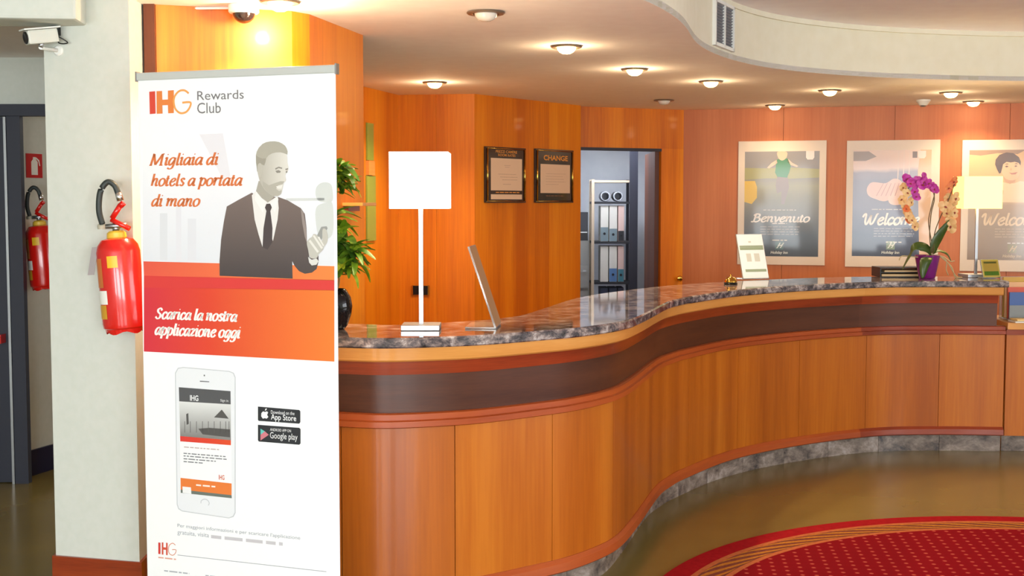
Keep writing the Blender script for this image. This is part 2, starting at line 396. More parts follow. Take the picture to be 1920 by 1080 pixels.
# left: end wall with the dark glazed double door, corridor wall behind it
t = thing('wall_corridor', (-3.3, 7.2, 0), 'white wall above the dark doorway on the left', 'wall', kind='structure')
bm = nb(); box(bm, -4.6, -1.4, 7.2, 7.3, 2.14, ZC); finish('panel', bm, WALLW, t)
bm = nb(); box(bm, -4.6, -3.75, 7.2, 7.3, 0, 2.14); finish('panel', bm, WALLW, t)
bm = nb(); box(bm, -1.9, -1.4, 7.2, 7.3, 0, 2.14); finish('panel', bm, WALLW, t)
bm = nb(); c0, c1 = Vector((-2.84, 7.32, 0)), Vector((-1.7, 11.0, 0)); cdv = (c1 - c0).normalized(); cn = Vector((cdv.y, -cdv.x, 0))
obox(bm, (c0 + c1) / 2 - cn * .05 + Vector((0, 0, ZC / 2)), ((c1 - c0).length / 2, .05, ZC / 2), cdv, cn)
struct('wall_passage', bm, WALLW, 'white passage wall beyond the dark doorway, with a small fire sign', 'wall')
bm = nb(); obox(bm, (c0 + c1) / 2 + cn * .008 + Vector((0, 0, .075)), ((c1 - c0).length / 2, .008, .075), cdv, cn)
struct('baseboard_passage', bm, NAVY, 'navy blue skirting along the passage wall', 'skirting')
t = thing('door_2', (-2.8, 7.2, 0), 'dark blue-grey framed double door at the end of the lobby', 'door', kind='structure')
bm = nb(); box(bm, -2.82, -2.745, 7.18, 7.23, 0, 2.074); finish('jamb', bm, DKBLUE, t)
bm = nb(); box(bm, -3.75, -1.9, 7.17, 7.24, 2.075, 2.14); finish('door_header', bm, DKBLUE, t)
bm = nb(); box(bm, -2.0, -1.9, 7.18, 7.23, 0, 2.074); finish('jamb', bm, DKBLUE, t)
lf = nb(); box(lf, -3.73, -2.838, 7.2, 7.245, .005, 2.07); finish('door_leaf', lf, DKBLUE, t)
bm = nb(); box(bm, -2.836, -2.822, 7.175, 7.2, 0, 2.07); finish('seal_strip', bm, STEEL, t)
bm = nb(); tube(bm, [(-3.6, 7.14, .83), (-2.875, 7.14, .83)], .018, 10); box(bm, -2.92, -2.86, 7.125, 7.2, .805, .855); finish('push_bar', bm, REDP, t)

# ------------------------------------------------------------------ reception counter
ctr = thing('reception_counter', (.9, 6.6, 0), 'long S-curved reception counter in cherry veneer with a dark walnut band', 'counter')
iS = 6; iE = NL - 1
iJ = min(range(NL), key=lambda i: abs(onz(1624, 527.8, 1.1).x - LINE[i].x))      # joint in the mouldings
bm = nb(); sweep(bm, iS, iE - 2, [(.10, .16), (.10, 1.055), (.14, 1.055), (.14, .16)]); finish('carcass', bm, DKWOOD, ctr)
for a, b, m in ((iS, iJ, BEECH), (iJ, iE - 1, BEECH)):
    bm = nb(); sweep(bm, a, b, [(.025, 1.014), (.02, 1.06), (.11, 1.06), (.11, 1.008), (.032, 1.008)]); finish('top_moulding', bm, m, ctr)
for a, b in ((iS, iJ), (iJ, iE - 2)):
    bm = nb(); sweep(bm, a, b, [(.052, .957), (.044, 1.008), (.11, 1.008), (.11, .957)]); finish('upper_rail', bm, MAHOG, ctr)
    bm = nb(); sweep(bm, a, b, [(.074, .812), (.068, .957), (.105, .957), (.105, .812)]); finish('walnut_band', bm, BAND, ctr)
    bm = nb(); sweep(bm, a, b + (2 if b == iE - 2 else 0), [(.05, .757), (.038, .762), (.038, .783), (.05, .787), (.05, .808), (.06, .812), (.11, .812), (.11, .757)]); finish('lower_rail', bm, RAIL if a == iS else MAHOG, ctr)
    bm = nb(); sweep(bm, a, b + (2 if b == iE - 2 else 0), [(.045, .112), (.038, .118), (.042, .150), (.056, .166), (.11, .166), (.11, .112)]); finish('bottom_rail', bm, RAIL if a == iS else MAHOG, ctr)
# front panels with open joints
seam_px = [1222, 1290, 1384, 1496, 1624, 1759]
seams = []
for u in seam_px:
    seams.append(min(range(NL), key=lambda i: abs((off(i, .06, .45) - CAM).dot(_R) / (off(i, .06, .45) - CAM).dot(_F) * FPX + 960 - u)))
st = 19; k = seams[0] - st
while k > iS + 6: seams.insert(0, k); k -= st
ends = [iS] + sorted(seams) + [iE]
for a, b in zip(ends, ends[1:]):
    bm = nb(); sweep(bm, a, b, [(.06, .166), (.06, .757), (.10, .757), (.10, .166)], shrink=.0016); finish('panel', bm, PANEL, ctr)
# stone plinth tiles
k = iE
while k > iS + 3:
    a = max(iS, k - 15)
    bm = nb(); sweep(bm, a, k, [(.105, 0), (.105, .112), (.14, .112), (.14, 0)], shrink=.0015); finish('plinth_stone', bm, MARB, ctr)
    k = a
# worktop: polished granite with an eased front edge
bm = nb(); sweep(bm, iS, iE, [(.006, 1.061), (0, 1.066), (0, 1.094), (.006, 1.10), (.50, 1.10), (.50, 1.061)])
tag(finish('granite_worktop', bm, GRAN), 'polished violet grey granite worktop of the curved reception counter', 'worktop')
# low desk carrying on at the right
e = LINE[iE]; tn = (LINE[iE] - LINE[iE - 6]).normalized(); en = Vector((-tn.y, tn.x, 0))
desk = thing('low_desk', e + tn * .7, 'lower cherry desk with a pale top, next to the counter end', 'desk')
bm = nb(); obox(bm, e + tn * .71 + en * .31 + Vector((0, 0, .45)), (.70, .25, .34), tn, en); finish('carcass', bm, PANEL, desk)
bm = nb(); obox(bm, e + tn * .705 + en * .30 + Vector((0, 0, .815)), (.70, .28, .022), tn, en, bev=.004); finish('desk_top', bm, BEECH, desk)
bm = nb(); obox(bm, e + tn * .705 + en * .072 + Vector((0, 0, .775)), (.70, .025, .0175), tn, en); finish('apron', bm, MAHOG, desk)
bm = nb(); obox(bm, e + tn * .71 + en * .34 + Vector((0, 0, .0555)), (.70, .22, .0545), tn, en); finish('plinth', bm, MARB, desk)

# ------------------------------------------------------------------ flat print: sheets, lettering, pen-drawn scripts
class Sheet:
    """a flat upright sheet in the room from a to b (left to right as seen), z upwards"""
    def __init__(s, a, b): s.a = Vector((a[0], a[1], 0)); s.d = (Vector((b[0], b[1], 0)) - s.a).normalized(); s.n = Vector((s.d.y, -s.d.x, 0)); s.w = (Vector((b[0], b[1], 0)) - s.a).length
    def loc(s, u, v): r = ray(u, v); p = CAM + r * ((s.a - CAM).dot(s.n) / r.dot(s.n)); return ((p - s.a).dot(s.d), p.z)
    def W(s, q, layer=0): return s.a + s.d * q[0] + Vector((0, 0, q[1])) + s.n * (.0002 * layer)
def polys(name, sh, lists, m, layer, parent, px=True, curve=False):
    for pts in lists:
        bm = nb(); q = [sh.loc(*p) for p in pts] if px else pts
        if curve: q = [(p.x, p.y) for p in smooth_pts([Vector((a, b, 0)) for a, b in q], 5, True)]
        vs = [bm.verts.new(sh.W(p, layer)) for p in q]
        for tr in tessellate_polygon([[Vector((p[0], p[1], 0)) for p in q]]):
            try: bm.faces.new([vs[i] for i in tr])
            except ValueError: pass
        for v in [v for v in bm.verts if not v.link_faces]: bm.verts.remove(v)
        o = finish(name, bm, m, parent)
    return o
def text2d(s, bold=0.0, shear=0.0, spacing=1.0):
    c = bpy.data.curves.new('lettering', 'FONT'); c.body = s; c.offset = bold; c.shear = shear; c.space_character = spacing; c.resolution_u = 3
    o = bpy.data.objects.new('lettering', c); COL.objects.link(o)
    bpy.context.view_layer.update()
    me = bpy.data.meshes.new_from_object(o.evaluated_get(bpy.context.evaluated_depsgraph_get()))
    V = [(v.co.x, v.co.y) for v in me.vertices]; F = [tuple(p.vertices) for p in me.polygons]
    bpy.data.objects.remove(o); bpy.data.curves.remove(c); bpy.data.meshes.remove(me)
    return V, F
def letters(name, sh, s, lt, rb, m, layer, parent, bold=0.0, shear=0.0, px=True, kindpos='box'):
    """lettering whose ink fills the box from left-bottom pixel lt to right-top pixel rb"""
    V, F = text2d(s, bold, shear); a = sh.loc(*lt) if px else lt; b = sh.loc(*rb) if px else rb
    x0, x1 = min(v[0] for v in V), max(v[0] for v in V); y0, y1 = min(v[1] for v in V), max(v[1] for v in V)
    bm = nb(); vs = [bm.verts.new(sh.W((a[0] + (x - x0) / (x1 - x0) * (b[0] - a[0]), a[1] + (y - y0) / (y1 - y0) * (b[1] - a[1])), layer)) for x, y in V]
    for f in F:
        try: bm.faces.new([vs[i] for i in f])
        except ValueError: pass
    return finish(name, bm, m, parent)
# skeletons of an upright-italic hand, x-height 1; strokes are smoothed and given a pen width by direction
_bowl = [(.78, .86), (.52, 1), (.22, .78), (.1, .36), (.26, .0), (.5, .14), (.76, .62)]
_arch = lambda x: [(x, .5), (x + .24, .93), (x + .46, .97), (x + .53, .74), (x + .5, .22), (x + .6, 0), (x + .76, .14)]
_archs = lambda x: [(x, .5), (x + .24, .93), (x + .44, .97), (x + .5, .74), (x + .5, 0)]
GL = {
 'a': (1.0, [_bowl, [(.8, 1), (.76, .22), (.86, 0), (1.0, .14)]]), 'd': (1.0, [_bowl, [(.82, 1.62), (.76, .22), (.86, 0), (1.0, .14)]]),
 'g': (.98, [_bowl, [(.8, 1), (.76, .0), (.62, -.42), (.3, -.52), (.06, -.36)]]),
 'b': (.92, [[(.18, 1.62), (.18, .2)], [(.18, .5), (.44, .98), (.76, .76), (.76, .32), (.5, 0), (.18, .2)]]),
 'c': (.8, [[(.74, .76), (.55, 1), (.25, .8), (.12, .4), (.3, 0), (.56, .04), (.76, .28)]]),
 'e': (.86, [[(.14, .46), (.5, .55), (.74, .8), (.56, 1), (.28, .82), (.13, .4), (.32, 0), (.6, .05), (.82, .3)]]),
 'h': (1.02, [[(.2, 1.62), (.2, 0)], _arch(.2)]), 'n': (1.02, [[(.04, .86), (.2, 1), (.2, 0)], _arch(.2)]),
 'm': (1.54, [[(.04, .86), (.2, 1), (.2, 0)], _archs(.2), _arch(.7)]),
 'i': (.5, [[(.04, .84), (.22, 1), (.2, .22), (.3, 0), (.46, .14)], 'dot']), 'l': (.48, [[(.24, 1.62), (.2, .22), (.3, 0), (.46, .14)]]),
 'o': (.92, [[(.5, 1), (.2, .8), (.1, .4), (.3, .0), (.6, .04), (.82, .36), (.78, .8), (.5, 1)]]),
 'p': (.96, [[(.04, .86), (.22, 1), (.18, -.52)], [(.2, .55), (.46, .98), (.8, .78), (.8, .34), (.54, 0), (.2, .2)]]),
 'r': (.72, [[(.04, .86), (.22, 1), (.2, 0)], [(.2, .5), (.42, .95), (.62, .98), (.68, .84)]]),
 's': (.72, [[(.64, .78), (.46, 1), (.22, .84), (.36, .56), (.6, .32), (.44, 0), (.12, .16)]]),
 't': (.56, [[(.24, 1.36), (.2, .22), (.32, 0), (.52, .16)], [(.02, .98), (.46, .98)]]),
 'u': (1.04, [[(.04, .86), (.2, 1), (.2, .24), (.4, 0), (.62, .14), (.78, .5)], [(.8, 1), (.78, .22), (.88, 0), (1.02, .14)]]),
 'v': (.86, [[(.04, .9), (.2, .96), (.36, .06), (.44, .02), (.72, .6), (.7, 1)]]),
 'w': (1.3, [[(.04, .9), (.2, .96), (.3, .08), (.4, .04), (.66, .9)], [(.66, .96), (.74, .08), (.84, .04), (1.14, .6), (1.12, 1)]]),
 'y': (.9, [[(.1, 1), (.2, .3), (.42, .1), (.7, .5)], [(.78, 1), (.6, -.2), (.3, -.5), (.08, -.4)]]),
 'z': (.78, [[(.12, .84), (.3, .98), (.66, .96)], [(.66, .96), (.12, .03)], [(.12, .03), (.44, .05), (.72, .16)]]),
 'M': (1.9, [[(.02, 0), (.36, 0)], [(.2, 0), (.32, 1.5)], [(.32, 1.5), (.78, .06)], [(.78, .06), (1.44, 1.5)], [(1.44, 1.5), (1.5, 0)], [(1.3, 0), (1.74, 0)], [(.16, 1.5), (.34, 1.5)], [(1.44, 1.5), (1.66, 1.5)]]),
 'S': (1.12, [[(.98, 1.18), (.7, 1.52), (.34, 1.3), (.42, .94), (.84, .6), (.82, .16), (.46, -.02), (.12, .28)]]),
 'B': (1.24, [[(-.05, .1), (.12, 0), (.3, .2), (.36, 1.4)], [(.1, 1.2), (.4, 1.5), (.9, 1.4), (.86, 1.0), (.4, .82)], [(.4, .82), (.96, .74), (1.04, .3), (.66, 0), (.3, .1)]]),
 'W': (1.9, [[(-.05, 1.0), (.1, 1.4), (.3, 1.4), (.36, .5), (.52, .04), (.7, .2), (.96, 1.3)], [(.96, 1.3), (1.0, .4), (1.16, .04), (1.4, .3), (1.66, 1.4), (1.8, 1.4)]]),
 'H': (1.5, [[(.1, 0), (.3, .2), (.44, 1.5)], [(1.0, 0), (1.1, .4), (1.3, 1.5)], [(.16, .7), (1.3, .8)]]),
 'I': (.7, [[(.2, 0), (.4, 1.5)]]), ' ': (.46, []),
}
def pen(name, sh, s, base, end, top, m, layer, parent, thick=.28, thin=.11, shear=.26, mono=False, px=True, track=0.0):
    """script word on the sheet: baseline starts at base, ink ends at column end, ascenders reach top (pixels)"""
    strokes = []; x = 0
    for ch in s:
        wd, st_ = GL[ch]
        for k in st_:
            if k == 'dot': strokes.append([(x + .24 + .1 * math.cos(j), 1.42 + .1 * math.sin(j)) for j in (0, 1.57, 3.14, 4.71)]); strokes[-1] = ('dot', strokes[-1])
            else: strokes.append(('s', [(x + p[0], p[1]) for p in k]))
        x += wd + track
    tot = x; a = sh.loc(*base) if px else base
    sx = ((sh.loc(end, base[1])[0] if px else end) - a[0]) / (tot + shear * .5)
    sy = ((sh.loc(base[0], top)[1] if px else top) - a[1]) / 1.62
    bm = nb()
    def P(p): return sh.W((a[0] + (p[0] + shear * p[1]) * sx, a[1] + p[1] * sy), layer)
    for kind, k in strokes:
        if kind == 'dot': face(bm, [P(q) for q in k]); continue
        c = smooth_pts([Vector((p[0], p[1], 0)) for p in k], 4) if len(k) > 2 else [Vector((*p, 0)) for p in k]
        prev = None
        for i, p in enumerate(c):
            t_ = (c[min(i + 1, len(c) - 1)] - c[max(i - 1, 0)])
            if t_.length < 1e-6: continue
            t_.normalize(); wd = thin if mono else thin + (thick - thin) * abs(t_.y) ** 1.6
            nrm = Vector((-t_.y, t_.x, 0)) * wd / 2
            pr = (bm.verts.new(P(p + nrm)), bm.verts.new(P(p - nrm)))
            if prev: bm.faces.new((prev[0], prev[1], pr[1], pr[0]))
            prev = pr
    return finish(name, bm, m, parent)
def rows(name, sh, rects, m, layer, parent, px=True):
    """lines of print too small to read: broken dashes inside each (u0, v0, u1, v1) row"""
    bm = nb()
    for u0, v0, u1, v1 in rects:
        a, b = (sh.loc(u0, v1), (sh.loc(u1, v0)[0], sh.loc(u0, v0)[1])) if px else ((u0, v1), (u1, v0))
        h = b[1] - a[1]; x = a[0]
        while x < b[0]:
            L = random.uniform(1.2, 4.5) * h; x1 = min(x + L, b[0])
            face(bm, [sh.W((x, a[1] + .2 * h), layer), sh.W((x1, a[1] + .2 * h), layer), sh.W((x1, b[1] - .2 * h), layer), sh.W((x, b[1] - .2 * h), layer)])
            x = x1 + .7 * h
    return finish(name, bm, m, parent)
def grad(name, axis, p0, p1, c0, c1, rough=.45, noise=0.0, coat=0, mid=None):
    """printed gradient between two world points on a sheet"""
    m = mat(name, c0, rough, coat=coat); n, l, b = nodes(m); g = n.new('ShaderNodeNewGeometry')
    d = Vector(p1) - Vector(p0); sb = n.new('ShaderNodeVectorMath'); sb.operation = 'SUBTRACT'; sb.inputs[1].default_value = p0
    dt = n.new('ShaderNodeVectorMath'); dt.operation = 'DOT_PRODUCT'; dt.inputs[1].default_value = d / d.length_squared
    l.new(g.outputs['Position'], sb.inputs[0]); l.new(sb.outputs[0], dt.inputs[0]); src = dt.outputs['Value']
    if noise:
        t = n.new('ShaderNodeTexNoise'); t.inputs['Scale'].default_value = 4; l.new(g.outputs['Position'], t.inputs['Vector'])
        ma = n.new('ShaderNodeMath'); ma.operation = 'MULTIPLY_ADD'; l.new(t.outputs[0], ma.inputs[0]); ma.inputs[1].default_value = noise; l.new(src, ma.inputs[2])
        s2 = n.new('ShaderNodeMath'); s2.operation = 'SUBTRACT'; s2.inputs[1].default_value = noise / 2; l.new(ma.outputs[0], s2.inputs[0]); src = s2.outputs[0]
    r = ramp(m.node_tree, mid if mid else [(0, c0), (1, c1)]); l.new(src, r.inputs[0]); l.new(r.outputs[0], b.inputs['Base Color']); return m

# ------------------------------------------------------------------ roll-up banner
BA, BB = ony(263, 380, 4.70), ony(631, 380, 4.42)
S = Sheet(BA, BB); bw = S.w; ztop = S.loc(445, 143)[1]; zbot = .095
ban = thing('rollup_banner', S.W((bw / 2, 0)), 'tall white and orange roll-up banner with a suited man, in front of the counter', 'banner')
bm = nb(); mid = S.W((bw / 2, (zbot + ztop) / 2)) - S.n * .0015; obox(bm, mid, (bw / 2, .001, (ztop - zbot) / 2), S.d, S.n)
sheet = finish('banner_sheet', bm, pm((240, 240, 240)), ban)
bm = nb(); obox(bm, S.W((bw / 2, ztop + .012)) - S.n * .004, (bw / 2 + .005, .010, .014), S.d, S.n, bev=.004); rail = finish('top_rail', bm, ALU, ban)
for sx in (-.004, bw + .004):
    bm = nb(); obox(bm, S.W((sx, ztop + .012)) - S.n * .004, (.003, .011, .018), S.d, S.n); finish('end_cap', bm, STEEL, rail)
bm = nb(); obox(bm, S.W((bw / 2, .052)) - S.n * .03, (bw / 2 + .012, .075, .045), S.d, S.n, bev=.012); finish('base_cassette', bm, ALU, ban)
bm = nb(); tube(bm, [S.W((bw / 2, .08)) - S.n * .03, S.W((bw / 2, ztop)) - S.n * .02], .008, 8); finish('support_pole', bm, STEEL, ban)
for sx in (.12, bw - .12):
    bm = nb(); obox(bm, S.W((sx, .004)) - S.n * .02, (.03, .15, .004), S.d, S.n); finish('foot', bm, ALU, ban)
R0, R1 = S.W((0, 1.1)), S.W((bw, 1.1))
RED = grad('banner_red_orange', 0, R0, R1, (205, 48, 58), (232, 118, 44), mid=[(0, (206, 46, 62)), (.35, (216, 66, 42)), (1, (232, 122, 44))])
RED2 = grad('banner_light_orange', 0, R0, R1, (222, 84, 66), (236, 130, 60))
ORG = pm((214, 116, 62)); GREYT = pm((120, 116, 118)); INK = pm((42, 44, 48))
FADE = grad('banner_faded_city', 0, S.W((0, S.loc(268, 490)[1])), S.W((0, S.loc(268, 252)[1])), (222, 222, 227), (240, 240, 240), mid=[(0, (220, 221, 226)), (.45, (230, 229, 233)), (.9, (239, 239, 239)), (1, (240, 240, 240))], noise=.3)
polys('faded_photo_ground', S, [[(268, 252), (420, 246), (630, 240), (626, 498), (268, 490)]], FADE, 1, sheet)
for a, b, c in (((300, 400), 14, (216, 216, 220)), ((330, 380), 10, (222, 220, 225)), ((352, 410), 16, (219, 218, 223))):
    polys('faded_column', S, [[(a[0], a[1]), (a[0] + b, a[1]), (a[0] + b, 488), (a[0], 488)]], pm(c), 2, sheet)
polys('faded_beam', S, [[(374, 252), (418, 250), (432, 330), (420, 340)]], pm((226, 222, 226)), 2, sheet)
polys('faded_passer_by', S, [[(594, 350), (606, 342), (620, 345), (624, 360), (622, 378), (600, 378), (592, 366)], [(594, 388), (612, 380), (624, 384), (623, 440), (600, 446), (592, 414)]], pm((206, 208, 204)), 2, sheet, curve=True)
polys('faded_rail', S, [[(536, 372), (608, 371), (608, 376), (538, 377)]], pm((205, 206, 204)), 2, sheet)
polys('orange_stripe', S, [[(269, 490), (627, 499), (627, 526), (270, 517)]], RED2, 3, sheet)
polys('red_stripe', S, [[(270, 517), (627, 525), (627, 545), (270, 539)]], pm((212, 58, 54)), 3, sheet)
polys('red_orange_block', S, [[(270, 539), (627, 544), (627, 678), (270, 659)]], RED, 3, sheet)
# the suited man of the printed photograph
def Z1(pts): return [(400 + x / 3.725, 240 + y / 3.725) for x, y in pts]
SUIT = grad('banner_suit_grey', 0, S.W((0, S.loc(480, 370)[1])), S.W((0, S.loc(480, 520)[1])), (118, 102, 96), (70, 62, 62))
polys('printed_suit', S, [Z1([(95, 548), (180, 500), (270, 452), (300, 470), (350, 480), (455, 482), (520, 505), (612, 560), (640, 600), (652, 700), (655, 800), (672, 905), (735, 890), (736, 930), (722, 985), (690, 1010), (640, 1018), (600, 1000), (570, 965), (552, 930), (555, 1052), (45, 1032), (44, 930), (55, 780), (75, 650)])], SUIT, 5, sheet)
polys('printed_sleeve_fold', S, [Z1([(612, 565), (630, 590), (650, 700), (654, 800), (640, 760), (622, 660)])], pm((150, 136, 130)), 6, sheet)
polys('printed_shirt', S, [Z1([(270, 470), (300, 440), (380, 520), (450, 475), (458, 560), (450, 640), (418, 790), (400, 740), (345, 832), (318, 745), (290, 640)])], pm((226, 222, 218)), 7, sheet)
polys('printed_tie', S, [Z1([(372, 530), (402, 528), (410, 556), (400, 580), (415, 700), (412, 800), (380, 850), (345, 832), (352, 700), (372, 580), (362, 556)])], pm((74, 64, 64)), 8, sheet)
polys('printed_collar', S, [Z1([(300, 440), (325, 470), (372, 522), (348, 590), (290, 500)]), Z1([(450, 476), (456, 500), (432, 590), (398, 528)])], pm((232, 229, 226)), 9, sheet)
FACE = grad('banner_face_grey', 0, S.W((S.loc(485, 330)[0], 0)), S.W((S.loc(545, 330)[0], 0)), (178, 172, 160), (222, 217, 208))
polys('printed_neck', S, [Z1([(318, 370), (300, 440), (340, 490), (385, 520), (430, 478), (440, 430), (400, 380)])], pm((168, 162, 150)), 9, sheet)
polys('printed_face', S, [Z1([(335, 190), (400, 165), (470, 165), (512, 185), (520, 240), (527, 290), (505, 330), (510, 365), (494, 385), (486, 420), (478, 455), (458, 474), (425, 474), (380, 450), (340, 400), (318, 340), (310, 260)])], FACE, 10, sheet, curve=True)
polys('printed_beard', S, [Z1([(345, 370), (390, 400), (430, 385), (470, 372), (498, 372), (488, 392), (455, 400), (440, 425), (462, 440), (480, 432), (474, 462), (452, 475), (425, 474), (380, 452), (348, 408)])], pm((176, 170, 158)), 11, sheet)
polys('printed_smile', S, [Z1([(440, 408), (486, 398), (478, 424), (452, 424)])], pm((226, 222, 214)), 12, sheet)
polys('printed_hair', S, [Z1([(300, 190), (306, 165), (320, 138), (345, 112), (372, 99), (400, 94), (432, 93), (460, 98), (485, 110), (503, 124), (514, 142), (521, 165), (518, 186), (495, 176), (470, 170), (440, 171), (412, 178), (388, 192), (372, 212), (345, 214), (318, 204)])], pm((172, 166, 152)), 12, sheet)
polys('printed_hair_side', S, [Z1([(300, 190), (318, 204), (345, 214), (372, 212), (366, 240), (358, 262), (340, 254), (326, 248), (316, 260), (314, 290), (316, 318), (308, 300), (301, 240)])], pm((156, 150, 136)), 12, sheet)
polys('printed_ear', S, [Z1([(312, 262), (330, 245), (344, 270), (340, 320), (328, 346), (314, 320)])], pm((186, 180, 168)), 13, sheet, curve=True)
polys('printed_eyes', S, [Z1([(434, 282), (460, 270), (484, 278), (482, 286), (458, 280), (438, 292)]), Z1([(505, 286), (524, 280), (524, 290), (508, 296)]), Z1([(436, 300), (458, 294), (474, 302), (470, 312), (446, 314)]), Z1([(508, 302), (520, 298), (519, 312), (509, 314)])], pm((140, 134, 124)), 13, sheet)
polys('printed_phone', S, [Z1([(726, 750), (756, 690), (792, 686), (800, 700), (776, 740), (752, 790)])], pm((150, 150, 146)), 9, sheet)
polys('printed_hand', S, [Z1([(655, 800), (672, 772), (690, 760), (700, 742), (716, 742), (730, 752), (760, 790), (764, 715), (776, 702), (792, 716), (802, 760), (796, 800), (776, 830), (768, 850), (740, 880), (726, 905), (700, 912), (675, 900), (664, 850)])], pm((190, 186, 176)), 10, sheet, curve=True)
polys('printed_fingers', S, [Z1([(668, 790), (680, 780), (740, 862), (728, 872)]), Z1([(696, 752), (708, 748), (768, 836), (756, 846)]), Z1([(730, 762), (742, 758), (776, 820), (768, 826)])], pm((222, 218, 210)), 11, sheet)
polys('printed_cuff', S, [Z1([(664, 900), (690, 920), (722, 910), (738, 930), (722, 955), (690, 960), (672, 940)])], pm((214, 211, 206)), 12, sheet)
# lettering
polys('logo_letter_I', S, [[(280, 172), (291, 171), (292, 213), (281, 214)]], pm((214, 70, 52)), 3, sheet)
polys('logo_letter_H', S, [[(293.5, 171), (304, 170.5), (304.5, 187), (315, 186.5), (315, 170), (326, 169), (326, 212), (315.5, 212.5), (315, 197), (304.5, 197.5), (305, 213), (294, 213.5)]], pm((226, 128, 60)), 3, sheet)
def stroke_poly(name, sh, pts, wpx, m, layer, parent):
    q = [sh.loc(*p) for p in pts]; c = smooth_pts([Vector((a, b, 0)) for a, b in q], 5); k = (sh.loc(pts[0][0] + wpx, pts[0][1])[0] - q[0][0]) / 2; bm = nb(); pv = None
    for i, p in enumerate(c):
        t_ = (c[min(i + 1, len(c) - 1)] - c[max(i - 1, 0)]).normalized(); n_ = Vector((-t_.y, t_.x, 0)) * k
        pr = (bm.verts.new(sh.W((p + n_)[:2], layer)), bm.verts.new(sh.W((p - n_)[:2], layer)))
        if pv: bm.faces.new((pv[0], pv[1], pr[1], pr[0]))
        pv = pr
    return finish(name, bm, m, parent)
stroke_poly('logo_letter_G', S, [(354, 175), (346, 169.5), (336, 171), (328, 180), (326, 191), (329, 204), (338, 212), (349, 210), (356, 201), (357, 192), (342, 192.5)], 3.2, pm((232, 160, 84)), 4, sheet)
letters('logo_lettering', S, 'Rewards', (370, 188), (457, 168), GREYT, 3, sheet)
letters('logo_lettering', S, 'Club', (370, 213), (414, 191.5), GREYT, 3, sheet)
pen('headline_lettering', S, 'Migliaia di', (280, 310), 410, 287.5, ORG, 4, sheet, thick=.3, thin=.15)
pen('headline_lettering', S, 'hotels a portata', (282, 348.5), 455, 326, ORG, 4, sheet, thick=.3, thin=.15)
pen('headline_lettering', S, 'di mano', (283, 386.5), 375, 364, ORG, 4, sheet, thick=.3, thin=.15)
WI = pm((240, 236, 230))
pen('slogan_lettering', S, 'Scarica la nostra', (290, 597), 445, 576, WI, 5, sheet, thick=.36, thin=.16)
pen('slogan_lettering', S, 'applicazione oggi', (290, 627), 451, 605, WI, 5, sheet, thick=.36, thin=.16)
# printed smartphone
def Z2(pts): return [(250 + x / 2.455, 640 + y / 2.455) for x, y in pts]
polys('phone_outline', S, [Z2([(192, 145), (205, 122), (230, 118), (440, 136), (463, 145), (471, 165), (471, 790), (462, 808), (440, 815), (225, 783), (207, 772), (200, 750)])], pm((196, 198, 202)), 2, sheet)
polys('phone_body', S, [Z2([(196, 147), (208, 126), (230, 122), (440, 140), (459, 148), (467, 167), (467, 788), (458, 804), (440, 811), (226, 779), (210, 768), (204, 748)])], pm((228, 229, 232)), 3, sheet)
polys('phone_screen', S, [Z2([(210, 211), (448, 229), (454, 722), (219, 696)])], pm((238, 238, 238)), 4, sheet)
polys('phone_title_bar', S, [Z2([(210, 211), (448, 229), (449, 290), (212, 276)])], pm((84, 84, 86)), 5, sheet)
SKYG = grad('banner_beach_grey', 0, S.W((0, S.loc(380, 757)[1])), S.W((0, S.loc(380, 826)[1])), (216, 216, 214), (116, 114, 110), noise=.2)
polys('phone_beach_picture', S, [Z2([(212, 276), (449, 290), (450, 455), (216, 436)])], SKYG, 5, sheet)
polys('phone_beach_hut', S, [Z2([(372, 350), (408, 314), (440, 356)]), Z2([(300, 402), (350, 398), (446, 405), (446, 442), (320, 428)]), Z2([(244, 335), (254, 330), (256, 380), (246, 384)])], pm((84, 82, 80)), 6, sheet)
for x in (236, 262, 290, 318, 345, 372, 400, 425, 440): polys('phone_fence_post', S, [Z2([(x, 368), (x + 2.5, 368), (x + 2.5, 420), (x, 420)])], pm((96, 94, 92)), 6, sheet)
polys('phone_red_stripe', S, [Z2([(216, 436), (450, 455), (450, 478), (217, 460)])], RED, 6, sheet)
polys('phone_orange_button', S, [Z2([(218, 628), (453, 654), (453, 708), (219, 682)])], pm((226, 122, 56)), 5, sheet)
polys('phone_footer', S, [Z2([(219, 682), (453, 708), (454, 722), (219, 697)])], pm((104, 112, 104)), 5, sheet)
polys('phone_footer_logo', S, [Z2([(227, 668), (266, 672), (268, 702), (228, 697)])], pm((232, 232, 232)), 6, sheet)
rows('phone_small_print', S, [tuple(v for p in Z2([(a, b), (c, d)]) for v in p) for a, b, c, d in ((232, 511, 425, 519), (232, 523, 430, 531), (232, 536, 380, 544), (232, 549, 320, 557))], pm((120, 120, 124)), 5, sheet)
rows('phone_small_print', S, [tuple(v for p in Z2([(a, b), (c, d)]) for v in p) for a, b, c, d in ((234, 482, 395, 490),)], pm((190, 170, 165)), 5, sheet)
letters('phone_logo', S, 'IHG', Z2([(262, 273)])[0], Z2([(300, 249)])[0], pm((232, 232, 232)), 7, sheet, bold=.02)
letters('phone_logo', S, 'Sign in', Z2([(402, 280)])[0], Z2([(438, 268)])[0], pm((232, 232, 232)), 7, sheet)
letters('phone_logo', S, 'IHG', Z2([(394, 636)])[0], Z2([(420, 616)])[0], pm((206, 96, 62)), 7, sheet, bold=.02)
rows('phone_button_lettering', S, [tuple(v for p in Z2([(290, 655), (378, 667)]) for v in p)], pm((240, 225, 214)), 7, sheet)
stroke_poly('phone_home_button', S, Z2([(312, 745), (314, 733), (328, 726), (342, 731), (350, 744), (346, 755)]), 1.3, pm((190, 192, 196)), 5, sheet)
